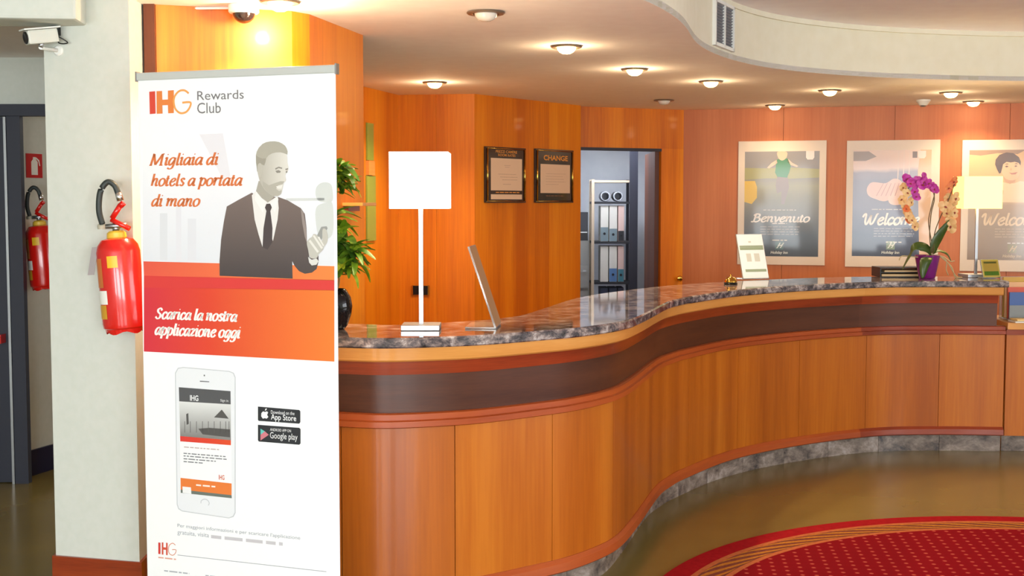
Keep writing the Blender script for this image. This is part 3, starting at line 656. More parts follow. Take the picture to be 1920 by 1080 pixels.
polys('phone_speaker', S, [Z2([(307, 181), (350, 184), (350, 188), (307, 186)]), Z2([(324, 154), (330, 153), (331, 160), (325, 161)])], pm((112, 112, 116)), 5, sheet)
# store badges
for n_, q in (('app_badge', [(574, 300), (764, 316), (769, 322), (769, 372), (764, 379), (578, 366), (574, 362)]), ('app_badge', [(574, 384), (764, 398), (770, 404), (770, 470), (764, 476), (578, 461), (574, 455)])):
    polys(n_, S, [Z2(q)], INK, 3, sheet)
bw_ = pm((236, 236, 236))
polys('badge_fruit_mark', S, [Z2([(590, 330), (598, 322), (606, 325), (616, 322), (621, 328), (616, 338), (622, 348), (614, 356), (606, 353), (597, 356), (589, 345)]), Z2([(606, 320), (608, 311), (615, 308), (613, 316)])], bw_, 4, sheet)
letters('badge_lettering', S, 'App Store', Z2([(634, 368)])[0], Z2([(750, 341)])[0], bw_, 4, sheet, bold=.01)
letters('badge_lettering', S, 'Download on the', Z2([(634, 333)])[0], Z2([(742, 324)])[0], bw_, 4, sheet)
polys('badge_play_mark', S, [Z2([(586, 402), (606, 414), (586, 430)])], pm((96, 190, 180)), 4, sheet)
polys('badge_play_mark', S, [Z2([(586, 430), (606, 414), (624, 430), (586, 456)])], pm((206, 120, 130)), 4, sheet)
letters('badge_lettering', S, 'Google play', Z2([(630, 455)])[0], Z2([(756, 426)])[0], bw_, 4, sheet)
letters('badge_lettering', S, 'ANDROID APP ON', Z2([(630, 412)])[0], Z2([(726, 406)])[0], bw_, 4, sheet)
letters('small_print', S, "Per maggiori informazioni e per scaricare l'applicazione", (333, 990), (563, 1005), pm((160, 162, 168)), 3, sheet)
letters('small_print', S, 'gratuita, visita', (333, 1004), (392, 1000), pm((166, 168, 174)), 3, sheet)
rows('small_print', S, [(396, 1001, 530, 1011)], pm((196, 192, 196)), 3, sheet)
polys('logo_letter_I', S, [[(297, 1017), (301, 1017.5), (301, 1039), (297, 1038.5)]], pm((206, 60, 56)), 3, sheet)
polys('logo_letter_H', S, [[(303.5, 1017), (306.5, 1017), (306.5, 1026), (311.5, 1026.5), (311.5, 1017.5), (314.5, 1018), (314.5, 1041), (311.5, 1040.5), (311.5, 1031), (306.5, 1030.5), (306.5, 1040), (303.5, 1039.5)]], pm((206, 84, 64)), 3, sheet)
stroke_poly('logo_letter_G', S, [(329, 1022), (324, 1018.5), (318, 1022), (316, 1030), (318, 1038), (324, 1041), (329, 1037), (330, 1031), (323, 1030.5)], 1.2, pm((214, 140, 110)), 4, sheet)
rows('small_print', S, [(297, 1043, 330, 1047)], pm((220, 160, 140)), 3, sheet)
z_ = S.loc(333, 1041)[1]; s0_, s1_ = S.loc(333, 1041)[0], S.loc(612, 1076)[0]
polys('ruled_line', S, [[(s0_, z_), (s1_, z_), (s1_, z_ + .002), (s0_, z_ + .002)]], pm((150, 150, 158)), 3, sheet, px=False)
rows('small_print', S, [(s0_ - .06 + .18 * k, z_ - .06, s0_ + .05 + .18 * k, z_ - .068) for k in range(4)], pm((170, 172, 178)), 3, sheet, px=False)

# ------------------------------------------------------------------ posters on the back wall
nb_front = Vector(((BK1 - BK0).y, -(BK1 - BK0).x, 0)).normalized()
PS = Sheet(BK0 + nb_front * .014, BK1 + nb_front * .014)
def zrow(v, u): return PS.loc(u, v)[1]
def poster(outer, inner, bgmat, label, paper):
    (u0, v0), (u1, v1) = outer; a = PS.loc(u0, v1); b = PS.loc(u1, v0); a2 = PS.loc(*inner[0]); b2 = PS.loc(*inner[1])
    c = PS.W(((a[0] + b[0]) / 2, (a[1] + b[1]) / 2)); t = thing('poster', c, label, 'poster', 'framed welcome posters')
    bm = nb(); obox(bm, c - PS.n * .006, ((b[0] - a[0]) / 2, .006, (b[1] - a[1]) / 2), PS.d, PS.n, bev=.002)
    brd = finish('mount_board', bm, paper, t)
    pic = polys('picture', PS, [[(a2[0], b2[1]), (b2[0], b2[1]), (b2[0], a2[1]), (a2[0], a2[1])]], bgmat, 1, t, px=False)
    return t, pic, (a2[0], a2[1], b2[0] - a2[0], b2[1] - a2[1])
BOARD = mat('poster_board', (220, 204, 188), .4, coat=.1)
GC = .3
def ipoly(name, fr, lists, c, layer, par, curve=False):
    """shapes given as fractions of the picture (0,0 lower left .. 1,1 upper right)"""
    x, y, w_, h_ = fr
    return polys(name, PS, [[(x + p[0] * w_, y + p[1] * h_) for p in q] for q in lists], pm(c, .3, GC), layer, par, px=False, curve=curve)
def script(fr, s, x0, x1, y0, y1, par, c=(226, 216, 206)):
    x, y, w_, h_ = fr
    pen('script_lettering', PS, s, (x + x0 * w_, y + y0 * h_), x + x1 * w_, y + y1 * h_, pm(c, .3, GC), 6, par, thin=.24, shear=.2, mono=True, px=False, track=-.04)
def smallprint(fr, par, x0, x1, yt, c, n=4):
    x, y, w_, h_ = fr
    rows('small_print', PS, [(x + x0 * w_, y + (yt - .024 * k) * h_, x + (x1 - (.02 * (k % 2))) * w_, y + (yt - .024 * k - .014) * h_) for k in range(n)], pm(c, .3, GC), 5, par, px=False)
    rows('small_print', PS, [(x + (x0 + x1) / 2 * w_ - .1 * w_, y + (yt - .128) * h_, x + (x0 + x1) / 2 * w_ + .1 * w_, y + (yt - .143) * h_)], pm((214, 208, 200), .3, GC), 5, par, px=False)
def hotel_mark(fr, par, cx, cy, ground, c=(222, 224, 216)):
    x, y, w_, h_ = fr; q = .055
    ipoly('logo_ground', fr, [[(cx - q, cy - q * .72), (cx + q, cy - q * .72), (cx + q, cy + q * .72), (cx - q, cy + q * .72)]], ground, 3, par)
    pen('logo_mark', PS, 'H', (x + (cx - .042) * w_, y + (cy - .024) * h_), x + (cx + .05) * w_, y + (cy + .03) * h_, pm(c, .3, GC), 5, par, thin=.26, shear=.35, mono=True, px=False)
    letters('logo_lettering', PS, 'Holiday Inn', (x + (cx - .115) * w_, y + (cy - .088) * h_), (x + (cx + .115) * w_, y + (cy - .054) * h_), pm(c, .3, GC), 5, par, bold=.015, shear=.15, px=False)
def vgrad(name, fr_px, stops):
    a = PS.W(PS.loc(*fr_px[0])); b = PS.W(PS.loc(*fr_px[1])); b = Vector((a.x, a.y, b.z))
    return grad(name, 0, a, b, stops[0][1], stops[-1][1], .3, noise=.12, coat=GC, mid=stops)
# poster 1: child in a green shirt
bg = vgrad('poster_meadow', ((1396, 479), (1396, 283)), [(0, (52, 56, 62)), (.2, (74, 82, 92)), (.42, (112, 108, 100)), (.66, (142, 136, 104)), (.74, (128, 122, 110)), (.86, (130, 122, 118)), (1, (138, 132, 132))])
t, pic, fr = poster(((1382, 263), (1550, 495.5)), ((1394.5, 480), (1537, 283)), bg, 'poster of a running child in green, lettered Benvenuto, beside the office doorway', BOARD)
ipoly('printed_hedge', fr, [[(0, .845), (.3, .84), (.55, .85), (1, .83), (1, .75), (.6, .74), (.3, .745), (0, .73)]], (148, 142, 84), 2, t)
ipoly('printed_yellow_toy', fr, [[(.0, .72), (.14, .72), (.17, .66), (.17, .56), (.1, .5), (.0, .52)]], (206, 166, 20), 3, t)
ipoly('printed_legs', fr, [[(.44, .76), (.58, .76), (.6, .66), (.54, .5), (.5, .5), (.5, .62), (.44, .6), (.42, .68)]], (132, 116, 112), 3, t)
ipoly('printed_shirt', fr, [[(.43, .92), (.5, .94), (.58, .93), (.62, .86), (.6, .8), (.57, .75), (.44, .76), (.41, .8)]], (62, 122, 74), 4, t)
ipoly('printed_arms', fr, [[(.43, .92), (.36, .89), (.3, .845), (.33, .84), (.4, .87), (.44, .89)], [(.58, .93), (.64, .89), (.72, .86), (.7, .85), (.62, .87), (.57, .9)]], (206, 176, 154), 4, t)
ipoly('printed_head', fr, [[(.44, .995), (.56, .995), (.565, .95), (.53, .92), (.49, .915), (.45, .94)]], (212, 178, 150), 5, t, curve=True)
ipoly('white_tab', fr, [[(.82, 1), (.93, 1), (.93, .94), (.91, .92), (.84, .92), (.82, .94)]], (220, 208, 204), 5, t)
script(fr, 'Benvenuto', .1, .88, .33, .41, t); smallprint(fr, t, .22, .75, .29, (156, 150, 146)); smallprint(fr, t, .26, .7, .45, (196, 190, 184), n=1)
hotel_mark(fr, t, .48, .105, (70, 96, 92))
# poster 2: knitted baby shoes
bg = vgrad('poster_shoes_ground', ((1597, 479), (1597, 281)), [(0, (44, 46, 66)), (.2, (70, 78, 104)), (.45, (112, 112, 136)), (.7, (126, 122, 142)), (.78, (142, 132, 146)), (.82, (214, 184, 172)), (1, (218, 190, 174))])
t, pic, fr = poster(((1584, 261.5), (1763.5, 500)), ((1597, 480), (1747, 280.5)), bg, 'poster of pale knitted baby shoes, lettered Welcome, behind the orchid', BOARD)
ipoly('printed_cream_wall', fr, [[(.86, 1), (1, 1), (1, 0), (.87, 0), (.85, .4), (.83, .8)]], (206, 164, 124), 2, t)
ipoly('printed_ribbon', fr, [[(0, .99), (.2, .99), (.3, .94), (.16, .9), (0, .9)]], (150, 132, 124), 2, t)
ipoly('printed_shoe', fr, [[(.2, .67), (.26, .7), (.42, .69), (.52, .73), (.6, .72), (.66, .66), (.64, .58), (.5, .54), (.4, .52), (.3, .54), (.21, .57), (.18, .62)]], (222, 182, 170), 3, t, curve=True)
ipoly('printed_shoe', fr, [[(.46, .56), (.52, .6), (.62, .64), (.7, .62), (.7, .52), (.58, .485), (.48, .5)]], (226, 190, 176), 4, t, curve=True)
for k in range(5): ipoly('printed_lace', fr, [[(.3 + .06 * k, .57), (.312 + .06 * k, .57), (.40 + .05 * k, .69), (.39 + .05 * k, .69)]], (196, 150, 140), 5, t)
for xk in (.57, .64, .71): ipoly('printed_lace', fr, [[(xk, .7), (xk + .012, .7), (xk + .02, 1), (xk + .01, 1)]], (214, 190, 176), 5, t)
ipoly('white_tab', fr, [[(.83, .99), (.93, .99), (.93, .94), (.91, .92), (.85, .92), (.83, .94)]], (224, 204, 192), 5, t)
ipoly('printed_corner', fr, [[(.76, .985), (.82, .985), (.82, .925), (.76, .925)]], (120, 100, 92), 5, t)
script(fr, 'Welcome', .12, .86, .30, .41, t); smallprint(fr, t, .28, .8, .27, (150, 148, 158)); smallprint(fr, t, .25, .75, .45, (190, 186, 186), n=1)
hotel_mark(fr, t, .5, .105, (120, 138, 110))
# poster 3: smiling child
bg = vgrad('poster_child_ground', ((1814, 486), (1814, 281)), [(0, (132, 108, 84)), (.3, (150, 126, 100)), (.5, (168, 138, 108)), (.56, (206, 168, 122)), (1, (208, 166, 116))])
t, pic, fr = poster(((1799, 260.5), (1985, 508)), ((1813, 487), (1970, 280)), bg, 'poster of a dark-haired child, lettered Welcome, behind the yellow lamp', BOARD)
ipoly('printed_curtain', fr, [[(0, 1), (.7, 1), (.6, .96), (.35, .97), (.14, .95), (0, .96)]], (150, 118, 92), 2, t)
def Z3(pts): return [(1760 + x / 3.857, 250 + y / 3.857) for x, y in pts]
def q3(name, pts, c, layer, curve=False): polys(name, PS, [Z3(pts)], pm(c, .3, GC), layer, t, curve=curve)
q3('printed_white_shirt', [(395, 497), (405, 430), (425, 380), (460, 352), (500, 362), (545, 362), (590, 345), (640, 352), (690, 385), (710, 430), (716, 502)], (226, 194, 154), 3)
q3('printed_shirt_shade', [(425, 440), (440, 395), (470, 415), (466, 442)], (210, 172, 130), 4)
q3('printed_neck', [(462, 300), (560, 320), (552, 352), (515, 366), (480, 350)], (196, 148, 110), 4)
q3('printed_face', [(455, 240), (470, 222), (500, 205), (550, 204), (582, 218), (590, 260), (582, 300), (562, 330), (522, 340), (482, 326), (460, 292), (450, 268)], (222, 176, 136), 5, True)
q3('printed_fringe', [(408, 225), (412, 190), (440, 155), (490, 138), (540, 143), (580, 172), (594, 205), (592, 232), (578, 214), (550, 206), (520, 211), (490, 206), (466, 224), (440, 232)], (92, 68, 56), 6)
q3('printed_hair', [(408, 225), (440, 232), (466, 224), (458, 256), (450, 286), (438, 292), (422, 262)], (88, 64, 54), 6)
for nm, pts in (('printed_eye', [(478, 240), (492, 233), (506, 239), (492, 247)]), ('printed_eye', [(546, 238), (558, 231), (570, 236), (558, 244)]), ('printed_brow', [(474, 226), (494, 218), (508, 222), (494, 225)]), ('printed_brow', [(546, 221), (562, 216), (576, 222), (562, 223)])): q3(nm, pts, (112, 80, 66), 7)
q3('printed_nose', [(522, 246), (532, 262), (522, 270), (514, 266)], (204, 156, 118), 6)
q3('printed_mouth', [(508, 284), (530, 287), (572, 280), (556, 296), (528, 298)], (176, 112, 92), 7)
script(fr, 'Welcome', .16, .94, .32, .43, t, (214, 186, 150)); smallprint(fr, t, .34, .86, .29, (178, 152, 122)); hotel_mark(fr, t, .56, .105, (136, 122, 84), (206, 180, 140))

# ------------------------------------------------------------------ two black frames on the staff wall
wn = Vector((P3[1] - P2[1], -(P3[0] - P2[0]), 0)).normalized()
FS = Sheet(Vector((*P2, 0)) + wn * .02, Vector((*P3, 0)) + wn * .02)
def black_frame(px, label, fill):
    (u0, v0), (u1, v1) = px; a = FS.loc(u0, v1); b = FS.loc(u1, v0); c = FS.W(((a[0] + b[0]) / 2, (a[1] + b[1]) / 2))
    t = thing('notice_frame', c, label, 'frame', 'black notice frames on the staff wall'); w_, h_ = b[0] - a[0], b[1] - a[1]
    bm = nb(); obox(bm, c - FS.n * .009, (w_ / 2, .009, h_ / 2), FS.d, FS.n); finish('back_board', bm, mat('frame_black', (30, 24, 22), .2, coat=.5), t)
    for q in (0, 1):
        bm = nb(); tube(bm, [FS.W((a[0] + w_ * (.035 if q == 0 else .965), a[1] + .012)) + FS.n * .004, FS.W((a[0] + w_ * (.035 if q == 0 else .965), b[1] - .012)) + FS.n * .004], .006, 8); finish('gold_rod', bm, BRASS, t)
        z = a[1] + .012 if q == 0 else b[1] - .012
        bm = nb(); tube(bm, [FS.W((a[0] + .03 * w_, z)) + FS.n * .003, FS.W((b[0] - .03 * w_, z)) + FS.n * .003], .0035, 8); finish('gold_rod', bm, BRASS, t)
    fill(t, (a[0], a[1], w_, h_)); return t
CREAM = pm((222, 190, 160), .4); GOLDI = pm((214, 140, 60), .35)
def fpoly(name, fr, q, m, layer, t): return polys(name, FS, [[(fr[0] + p[0] * fr[2], fr[1] + p[1] * fr[3]) for p in q]], m, layer, t, px=False)
def flet(fr, s, x0, y0, x1, y1, t, m=GOLDI, bold=.015): return letters('lettering', FS, s, (fr[0] + x0 * fr[2], fr[1] + y0 * fr[3]), (fr[0] + x1 * fr[2], fr[1] + y1 * fr[3]), m, 4, t, bold=bold, px=False)
def fill_rates(t, fr):
    fpoly('paper', fr, [(.12, .22), (.9, .22), (.9, .8), (.12, .8)], CREAM, 2, t)
    flet(fr, 'PREZZI CAMERE', .24, .895, .77, .945, t); flet(fr, 'ROOM RATES', .3, .835, .73, .88, t)
    fpoly('paper', fr, [(.12, .06), (.9, .06), (.9, .15), (.12, .15)], CREAM, 2, t); rows('lettering', FS, [(fr[0] + .24 * fr[2], fr[1] + .2 * fr[3], fr[0] + .83 * fr[2], fr[1] + .17 * fr[3])], GOLDI, 3, t, px=False)
    rows('small_print', FS, [(fr[0] + x0 * fr[2], fr[1] + y * fr[3], fr[0] + x1 * fr[2], fr[1] + (y - .014) * fr[3]) for x0, x1, y in ((.3, .75, .52), (.35, .78, .47), (.4, .78, .42), (.42, .62, .34), (.45, .6, .68), (.47, .58, .65))], pm((176, 146, 126)), 3, t, px=False)
def fill_change(t, fr):
    fpoly('paper', fr, [(.12, .18), (.9, .18), (.9, .72), (.12, .72)], CREAM, 2, t); flet(fr, 'CHANGE', .2, .79, .84, .89, t, bold=.03)
    rows('small_print', FS, [(fr[0] + x0 * fr[2], fr[1] + y * fr[3], fr[0] + x1 * fr[2], fr[1] + (y - .014) * fr[3]) for x0, x1, y in ((.26, .78, .55), (.26, .7, .5), (.26, .74, .45), (.26, .78, .4), (.26, .6, .35))], pm((190, 158, 134)), 3, t, px=False)
    rows('lettering', FS, [(fr[0] + .26 * fr[2], fr[1] + .14 * fr[3], fr[0] + .74 * fr[2], fr[1] + .115 * fr[3])], pm((120, 84, 60)), 3, t, px=False)
black_frame(((911, 278.5), (986, 380)), 'black and gold framed room rates notice on the staff wall', fill_rates)
black_frame(((1004.5, 282.5), (1075.5, 380)), 'black and gold framed exchange notice headed CHANGE', fill_change)

# ------------------------------------------------------------------ downlights and ceiling fittings
BULB = mat('lamp_glow', (255, 226, 170), .4, emit=22, emit_col=(255, 206, 120))
DIM = mat('unlit_bulb', (214, 206, 196), .15, coat=.5)
TRIM = mat('downlight_trim', (150, 132, 116), .3, .7)
def downlight(u, v, lit, label, power=15, glow=.22):
    p = onz(u, v, ZC); t = thing('downlight', (p.x, p.y, ZC), label, 'downlight', 'recessed downlights over the desk')
    bm = nb(); lathe(bm, [(.055, ZC - .001), (.078, ZC - .001), (.082, ZC - .006), (.076, ZC - .011), (.058, ZC - .011), (.055, ZC - .006), (.055, ZC - .001)], (p.x, p.y, 0), 28); finish('trim_ring', bm, TRIM, t)
    bm = nb(); lathe(bm, [(.0, ZC - .042), (.02, ZC - .040), (.036, ZC - .032), (.046, ZC - .020), (.05, ZC - .006), (.05, ZC - .001), (0, ZC - .001)], (p.x, p.y, 0), 24); finish('bulb', bm, BULB if lit else DIM, t)
    if lit: light('downlight_beam', 'SPOT', (0, 0, -.075), power * 2.8, (1, .79, .50), parent=t, spot_size=math.radians(140), spot_blend=.8, shadow_soft_size=.04); light('bulb_glow', 'POINT', (0, 0, -.085), power * glow, (1, .74, .44), parent=t, shadow_soft_size=.03)
for u, v, lit, lab, pw in (
    (1062, 86, True, 'lit downlight nearest the curved fascia, left of the grille', 20), (815, 154, True, 'lit downlight above the white lampshade', 18),
    (1190, 129, True, 'lit downlight second in the row right of the fascia corner', 20), (1333, 152, True, 'lit downlight straight below the ventilation grille', 14),
    (1453, 197, True, 'lit downlight close to the wall above the Benvenuto poster', 4), (1556, 169, True, 'lit downlight just left of the shoe poster', 9),
    (1783, 173, True, 'brightest downlight near the smoke detector', 9), (1825, 190, True, 'lit downlight hugging the wall above the child poster', 7),
    (525, 2, True, 'lit downlight at the picture top beside the dome camera', 24), (911, 22, False, 'unlit downlight at the top of the ceiling, between lit ones', 0),
    (1245, 187, False, 'small unlit downlight above the office doorway', 0)):
    downlight(u, v, lit, lab, pw, .5 if u == 525 else .13)
p = onz(1731, 187, ZC); bm = nb(); lathe(bm, [(.055, ZC - .001), (.055, ZC - .012), (.042, ZC - .028), (.03, ZC - .045), (0, ZC - .048)], (p.x, p.y, 0), 24)
t = thing('smoke_detector', (p.x, p.y, ZC), 'small white smoke detector on the ceiling near the wall', 'smoke detector'); finish('housing', bm, WHITEP, t)
bm = nb(); lathe(bm, [(.02, ZC - .049), (.024, ZC - .054), (.0, ZC - .058)], (p.x, p.y, 0), 16); finish('sensor_cap', bm, STEEL, t)
# dome camera
p = onz(457, 9, ZC); t = thing('dome_camera', (p.x, p.y, ZC), 'white ceiling dome camera with a dark glass bubble', 'security camera')
bm = nb(); lathe(bm, [(.062, ZC - .001), (.062, ZC - .03), (.056, ZC - .036), (.046, ZC - .036), (.046, ZC - .001)], (p.x, p.y, 0), 28); finish('housing', bm, WHITEP, t)
bm = nb(); lathe(bm, [(.046, ZC - .034)] + [(.046 * math.cos(a), ZC - .034 - .042 * math.sin(a)) for a in (.3, .6, .9, 1.2, 1.45)] + [(0, ZC - .076)], (p.x, p.y, 0), 28); finish('dome', bm, mat('smoked_dome', (36, 26, 26), .06, coat=.5), t)
bm = nb(); tube(bm, [p + Vector((-.06, .03, -.008)), p + Vector((-.3, .06, -.006)), p + Vector((-.55, .1, -.005))], .006, 6); finish('cable_duct', bm, WHITEP, t)
# ventilation grille on the fascia
gi = min(range(len(ed)), key=lambda i: abs((ed[i] - CAM).dot(_R) / (ed[i] - CAM).dot(_F) * FPX + 960 - 1351)); g0 = ed[gi]; gd = (ed[gi + 1] - ed[gi - 1]).normalized(); gn = Vector((gd.y, -gd.x, 0))
t = thing('vent_grille', g0 + gn * .01 + Vector((0, 0, .16)), 'white framed air vent with two dark grilles on the curved fascia', 'vent')
GC0 = g0 + Vector((0, 0, .165)) + gn * .012; GW, GH = .185, .125
for s_ in (-1, 1):
    bm = nb(); obox(bm, GC0 + gd * s_ * (GW - .007), (.009, .012, GH), gd, gn); finish('frame_bar', bm, WHITEP, t)
    bm = nb(); obox(bm, GC0 + Vector((0, 0, s_ * (GH - .009))), (GW, .012, .009), gd, gn); finish('frame_bar', bm, WHITEP, t)
bm = nb(); obox(bm, GC0, (.006, .012, GH), gd, gn); finish('frame_bar', bm, WHITEP, t)
bm = nb(); obox(bm, GC0 - gn * .008, (GW - .01, .003, GH - .01), gd, gn); finish('backing', bm, mat('vent_dark', (74, 76, 84), .6), t)
for k in range(14):
    bm = nb(); obox(bm, GC0 + Vector((0, 0, -GH + .022 + k * .0158)), (GW - .012, .006, .0018), gd, (gn * .8 + Vector((0, 0, .6))).normalized(), (Vector((0, 0, .8)) - gn * .6).normalized()); finish('louvre', bm, mat('vent_slat', (128, 130, 136), .5), t)

# ------------------------------------------------------------------ table lamps
GLOWW = mat('white_lit_shade', (250, 246, 236), .7, emit=3.2, emit_col=(255, 246, 226))
GLOWY = mat('yellow_lit_shade', (250, 236, 170), .7, emit=1.9, emit_col=(255, 214, 96))
def table_lamp(base_px, y, sw, sh_, zs0, zs1, shade, label, tw, power, bw2):
    p = ony(base_px[0], base_px[1], y); x, z = p.x, 1.10; t = thing('table_lamp', (x, y, z), label, 'lamp', 'square table lamps on the counter')
    bm = nb(); obox(bm, (x, y, z + .011), (bw2, bw2, .010), (math.cos(tw), math.sin(tw), 0), (-math.sin(tw), math.cos(tw), 0), bev=.002); finish('base', bm, LAMPM, t)
    bm = nb(); obox(bm, (x, y, (z + .021 + zs0 + .04) / 2), (.0085, .0085, (zs0 + .04 - z - .021) / 2), bev=.001); finish('pole', bm, LAMPM, t)
    ex, ey = Vector((math.cos(tw), math.sin(tw), 0)), Vector((-math.sin(tw), math.cos(tw), 0)); bm = nb()
    for q in range(4):
        a = [ex, ey, -ex, -ey][q]; b = [ey, -ex, -ey, ex][q]; dep = sh_ if q % 2 else sw; wid = sw if q % 2 else sh_
        dep, wid = (sw, sh_) if q % 2 == 0 else (sh_, sw)
        c = Vector((x, y, (zs0 + zs1) / 2)) + a * dep; obox(bm, c, (.0015, wid, (zs1 - zs0) / 2), a, b)
    s_ = finish('lamp_shade', bm, shade, t)
    bm = nb(); lathe(bm, [(.0, zs0 + .16), (.02, zs0 + .15), (.03, zs0 + .125), (.022, zs0 + .09), (.012, zs0 + .07), (.012, zs0 + .045), (0, zs0 + .045)], (x, y, 0), 16); finish('bulb', bm, mat('warm_bulb', (255, 236, 200), .4, emit=8, emit_col=(255, 214, 150)), t)
    bm = nb(); tube(bm, [Vector((x, y, zs0 + .03)) - ex * sw, Vector((x, y, zs0 + .03)) + ex * sw], .003, 6); finish('shade_carrier', bm, CHROME, t)
    light('lamp_light', 'POINT', (0, 0, (zs0 + zs1) / 2 - z), power, (1, .80, .52), parent=t, shadow_soft_size=.06)
ly = 4.98; z0_, z1_ = ony(786, 391, ly).z, ony(786, 286.5, ly).z
table_lamp((790, 612), ly, .1105, .1105, z0_, z1_, GLOWW, 'chrome table lamp with a glowing white square shade by the potted plant', 0, 4, .074)
ly = 8.50; z0_, z1_ = ony(1830, 391, ly).z, ony(1830, 331, ly).z
table_lamp((1829, 516), ly, .128, .09, z0_, z1_, GLOWY, 'chrome table lamp with a glowing yellow shade beside the orchid', .06, 9, .085)

# ------------------------------------------------------------------ sign stands, bell, tray
def leaning_stand(c, face_dir, w_, h_, lean, foot, label, name, cat, paper, prints, group=None):
    """acrylic L-stand: c = front bottom edge centre, face_dir = where it faces, leaning back"""
    n = Vector((face_dir[0], face_dir[1], 0)).normalized(); r = Vector((-n.y, n.x, 0)); up = (Vector((0, 0, math.cos(lean))) - n * math.sin(lean)); nn = r.cross(up).normalized()
    if nn.dot(n) < 0: nn = -nn
    c = Vector(c); t = thing(name, c, label, cat, group)
    bm = nb(); obox(bm, c + up * (h_ / 2 + .004) , (w_ / 2, .0035, h_ / 2), r, nn, up); finish('acrylic_front', bm, ACRYL, t)
    bm = nb(); obox(bm, c - n * foot / 2 + Vector((0, 0, .0045)), (w_ / 2, foot / 2, .003), r, n); finish('acrylic_foot', bm, ACRYL, t)
    bm = nb(); obox(bm, c + up * (h_ / 2 + .004) + nn * .0043, (w_ / 2 - .003, .0006, h_ / 2 - .003), r, nn, up); pp = finish('paper', bm, paper, t)
    for x0, x1, y0, y1, m in prints:
        bm = nb(); o_ = c + nn * .0056 + up * .004
        face(bm, [o_ + r * (w_ * (.5 - x0)) * -1 + up * h_ * y0, o_ + r * (w_ * (.5 - x1)) * -1 + up * h_ * y0, o_ + r * (w_ * (.5 - x1)) * -1 + up * h_ * y1, o_ + r * (w_ * (.5 - x0)) * -1 + up * h_ * y1])
        finish('printed_band', bm, m, pp)
    return t
GRN = pm((150, 160, 128)); PALE = pm((206, 200, 182))
q = onz(936, 617, 1.10)
leaning_stand((q.x - .005, q.y + .10, 1.10), (.995, -.085), .21, .335, .32, .12, 'clear acrylic sign stand seen edge-on, leaning beside the white lamp', 'sign_stand', 'sign stand', mat('see_through_brown', (150, 108, 70), .5), [], 'leaning sign stands on the counter')  # brown sheet stands in for the wood seen through clear acrylic
q = onz(1418, 524, 1.10)
leaning_stand((q.x, q.y + .01, 1.10), (.36, -.93), .195, .30, .32, .11, 'white notice card in a leaning stand next to the desk bell', 'sign_stand', 'sign stand', PAPER,
    [(.06, .96, .64, .74, GRN), (.06, .96, .70, .705, PAPER), (.14, .94, .15, .21, GRN), (.26, .44, .38, .56, PALE), (.56, .76, .38, .56, PALE), (.42, .52, .80, .84, PALE)], 'leaning sign stands on the counter')
q = onz(1854, 522, 1.10)
OLIVE = pm((156, 128, 42))
leaning_stand((q.x + .02, q.y + .0, 1.10), (.25, -.97), .132, .125, .3, .06, 'small olive and green card stand beside the yellow lamp', 'card_stand', 'card stand', pm((178, 156, 62)),
    [(.1, .92, .1, .9, OLIVE), (.1, .92, .12, .34, pm((74, 126, 22))), (.15, .85, .76, .86, pm((92, 96, 32)))], None)
q = onz(1370, 533, 1.10); t = thing('desk_bell', (q.x, q.y, 1.10), 'small polished brass desk bell in front of the notice card', 'bell')
bm = nb(); lathe(bm, [(.040, 1.101), (.042, 1.105), (.040, 1.110), (.02, 1.112), (0, 1.112)], (q.x, q.y, 0), 24); finish('base', bm, BLACKP, t)
bm = nb(); lathe(bm, [(.039, 1.114), (.038, 1.122), (.032, 1.134), (.022, 1.143), (.008, 1.147), (0, 1.1472)], (q.x, q.y, 0), 24); finish('dome', bm, BRASS, t)
bm = nb(); lathe(bm, [(.004, 1.147), (.004, 1.153), (.009, 1.156), (.007, 1.161), (0, 1.162)], (q.x, q.y, 0), 14); finish('button', bm, BRASS, t)
# low black document tray
a = onz(1650, 524, 1.1); ty = a.y + .22; x0 = ony(1650, 515, ty).x; x1 = x0 + .30; t = thing('document_tray', ((x0 + x1) / 2, ty, 1.10), 'low black document tray with pale papers behind the orchid pot', 'tray')
bm = nb(); box(bm, x0, x1, ty, ty + .2, 1.101, 1.107); finish('tray_base', bm, BLACKP, t)
bm = nb(); box(bm, x0, x0 + .008, ty, ty + .2, 1.107, 1.166); finish('tray_side', bm, BLACKP, t)
bm = nb(); box(bm, x1 - .008, x1, ty, ty + .2, 1.107, 1.166); finish('tray_side', bm, BLACKP, t)
bm = nb(); box(bm, x0 + .008, x1 - .008, ty, ty + .2, 1.158, 1.166); finish('tray_shelf', bm, BLACKP, t)
bm = nb(); box(bm, x0 + .008, x1 - .008, ty + .01, ty + .2, 1.13, 1.136); finish('tray_shelf', bm, BLACKP, t)
bm = nb(); box(bm, x0 + .012, x1 - .014, ty - .004, ty + .19, 1.1075, 1.122); finish('paper_stack', bm, mat('old_paper', (196, 168, 122), .6), t)
bm = nb(); box(bm, x0 + .03, x1 - .012, ty - .004, ty + .19, 1.1365, 1.147); finish('paper_stack', bm, mat('old_paper', (196, 168, 122), .6), t)

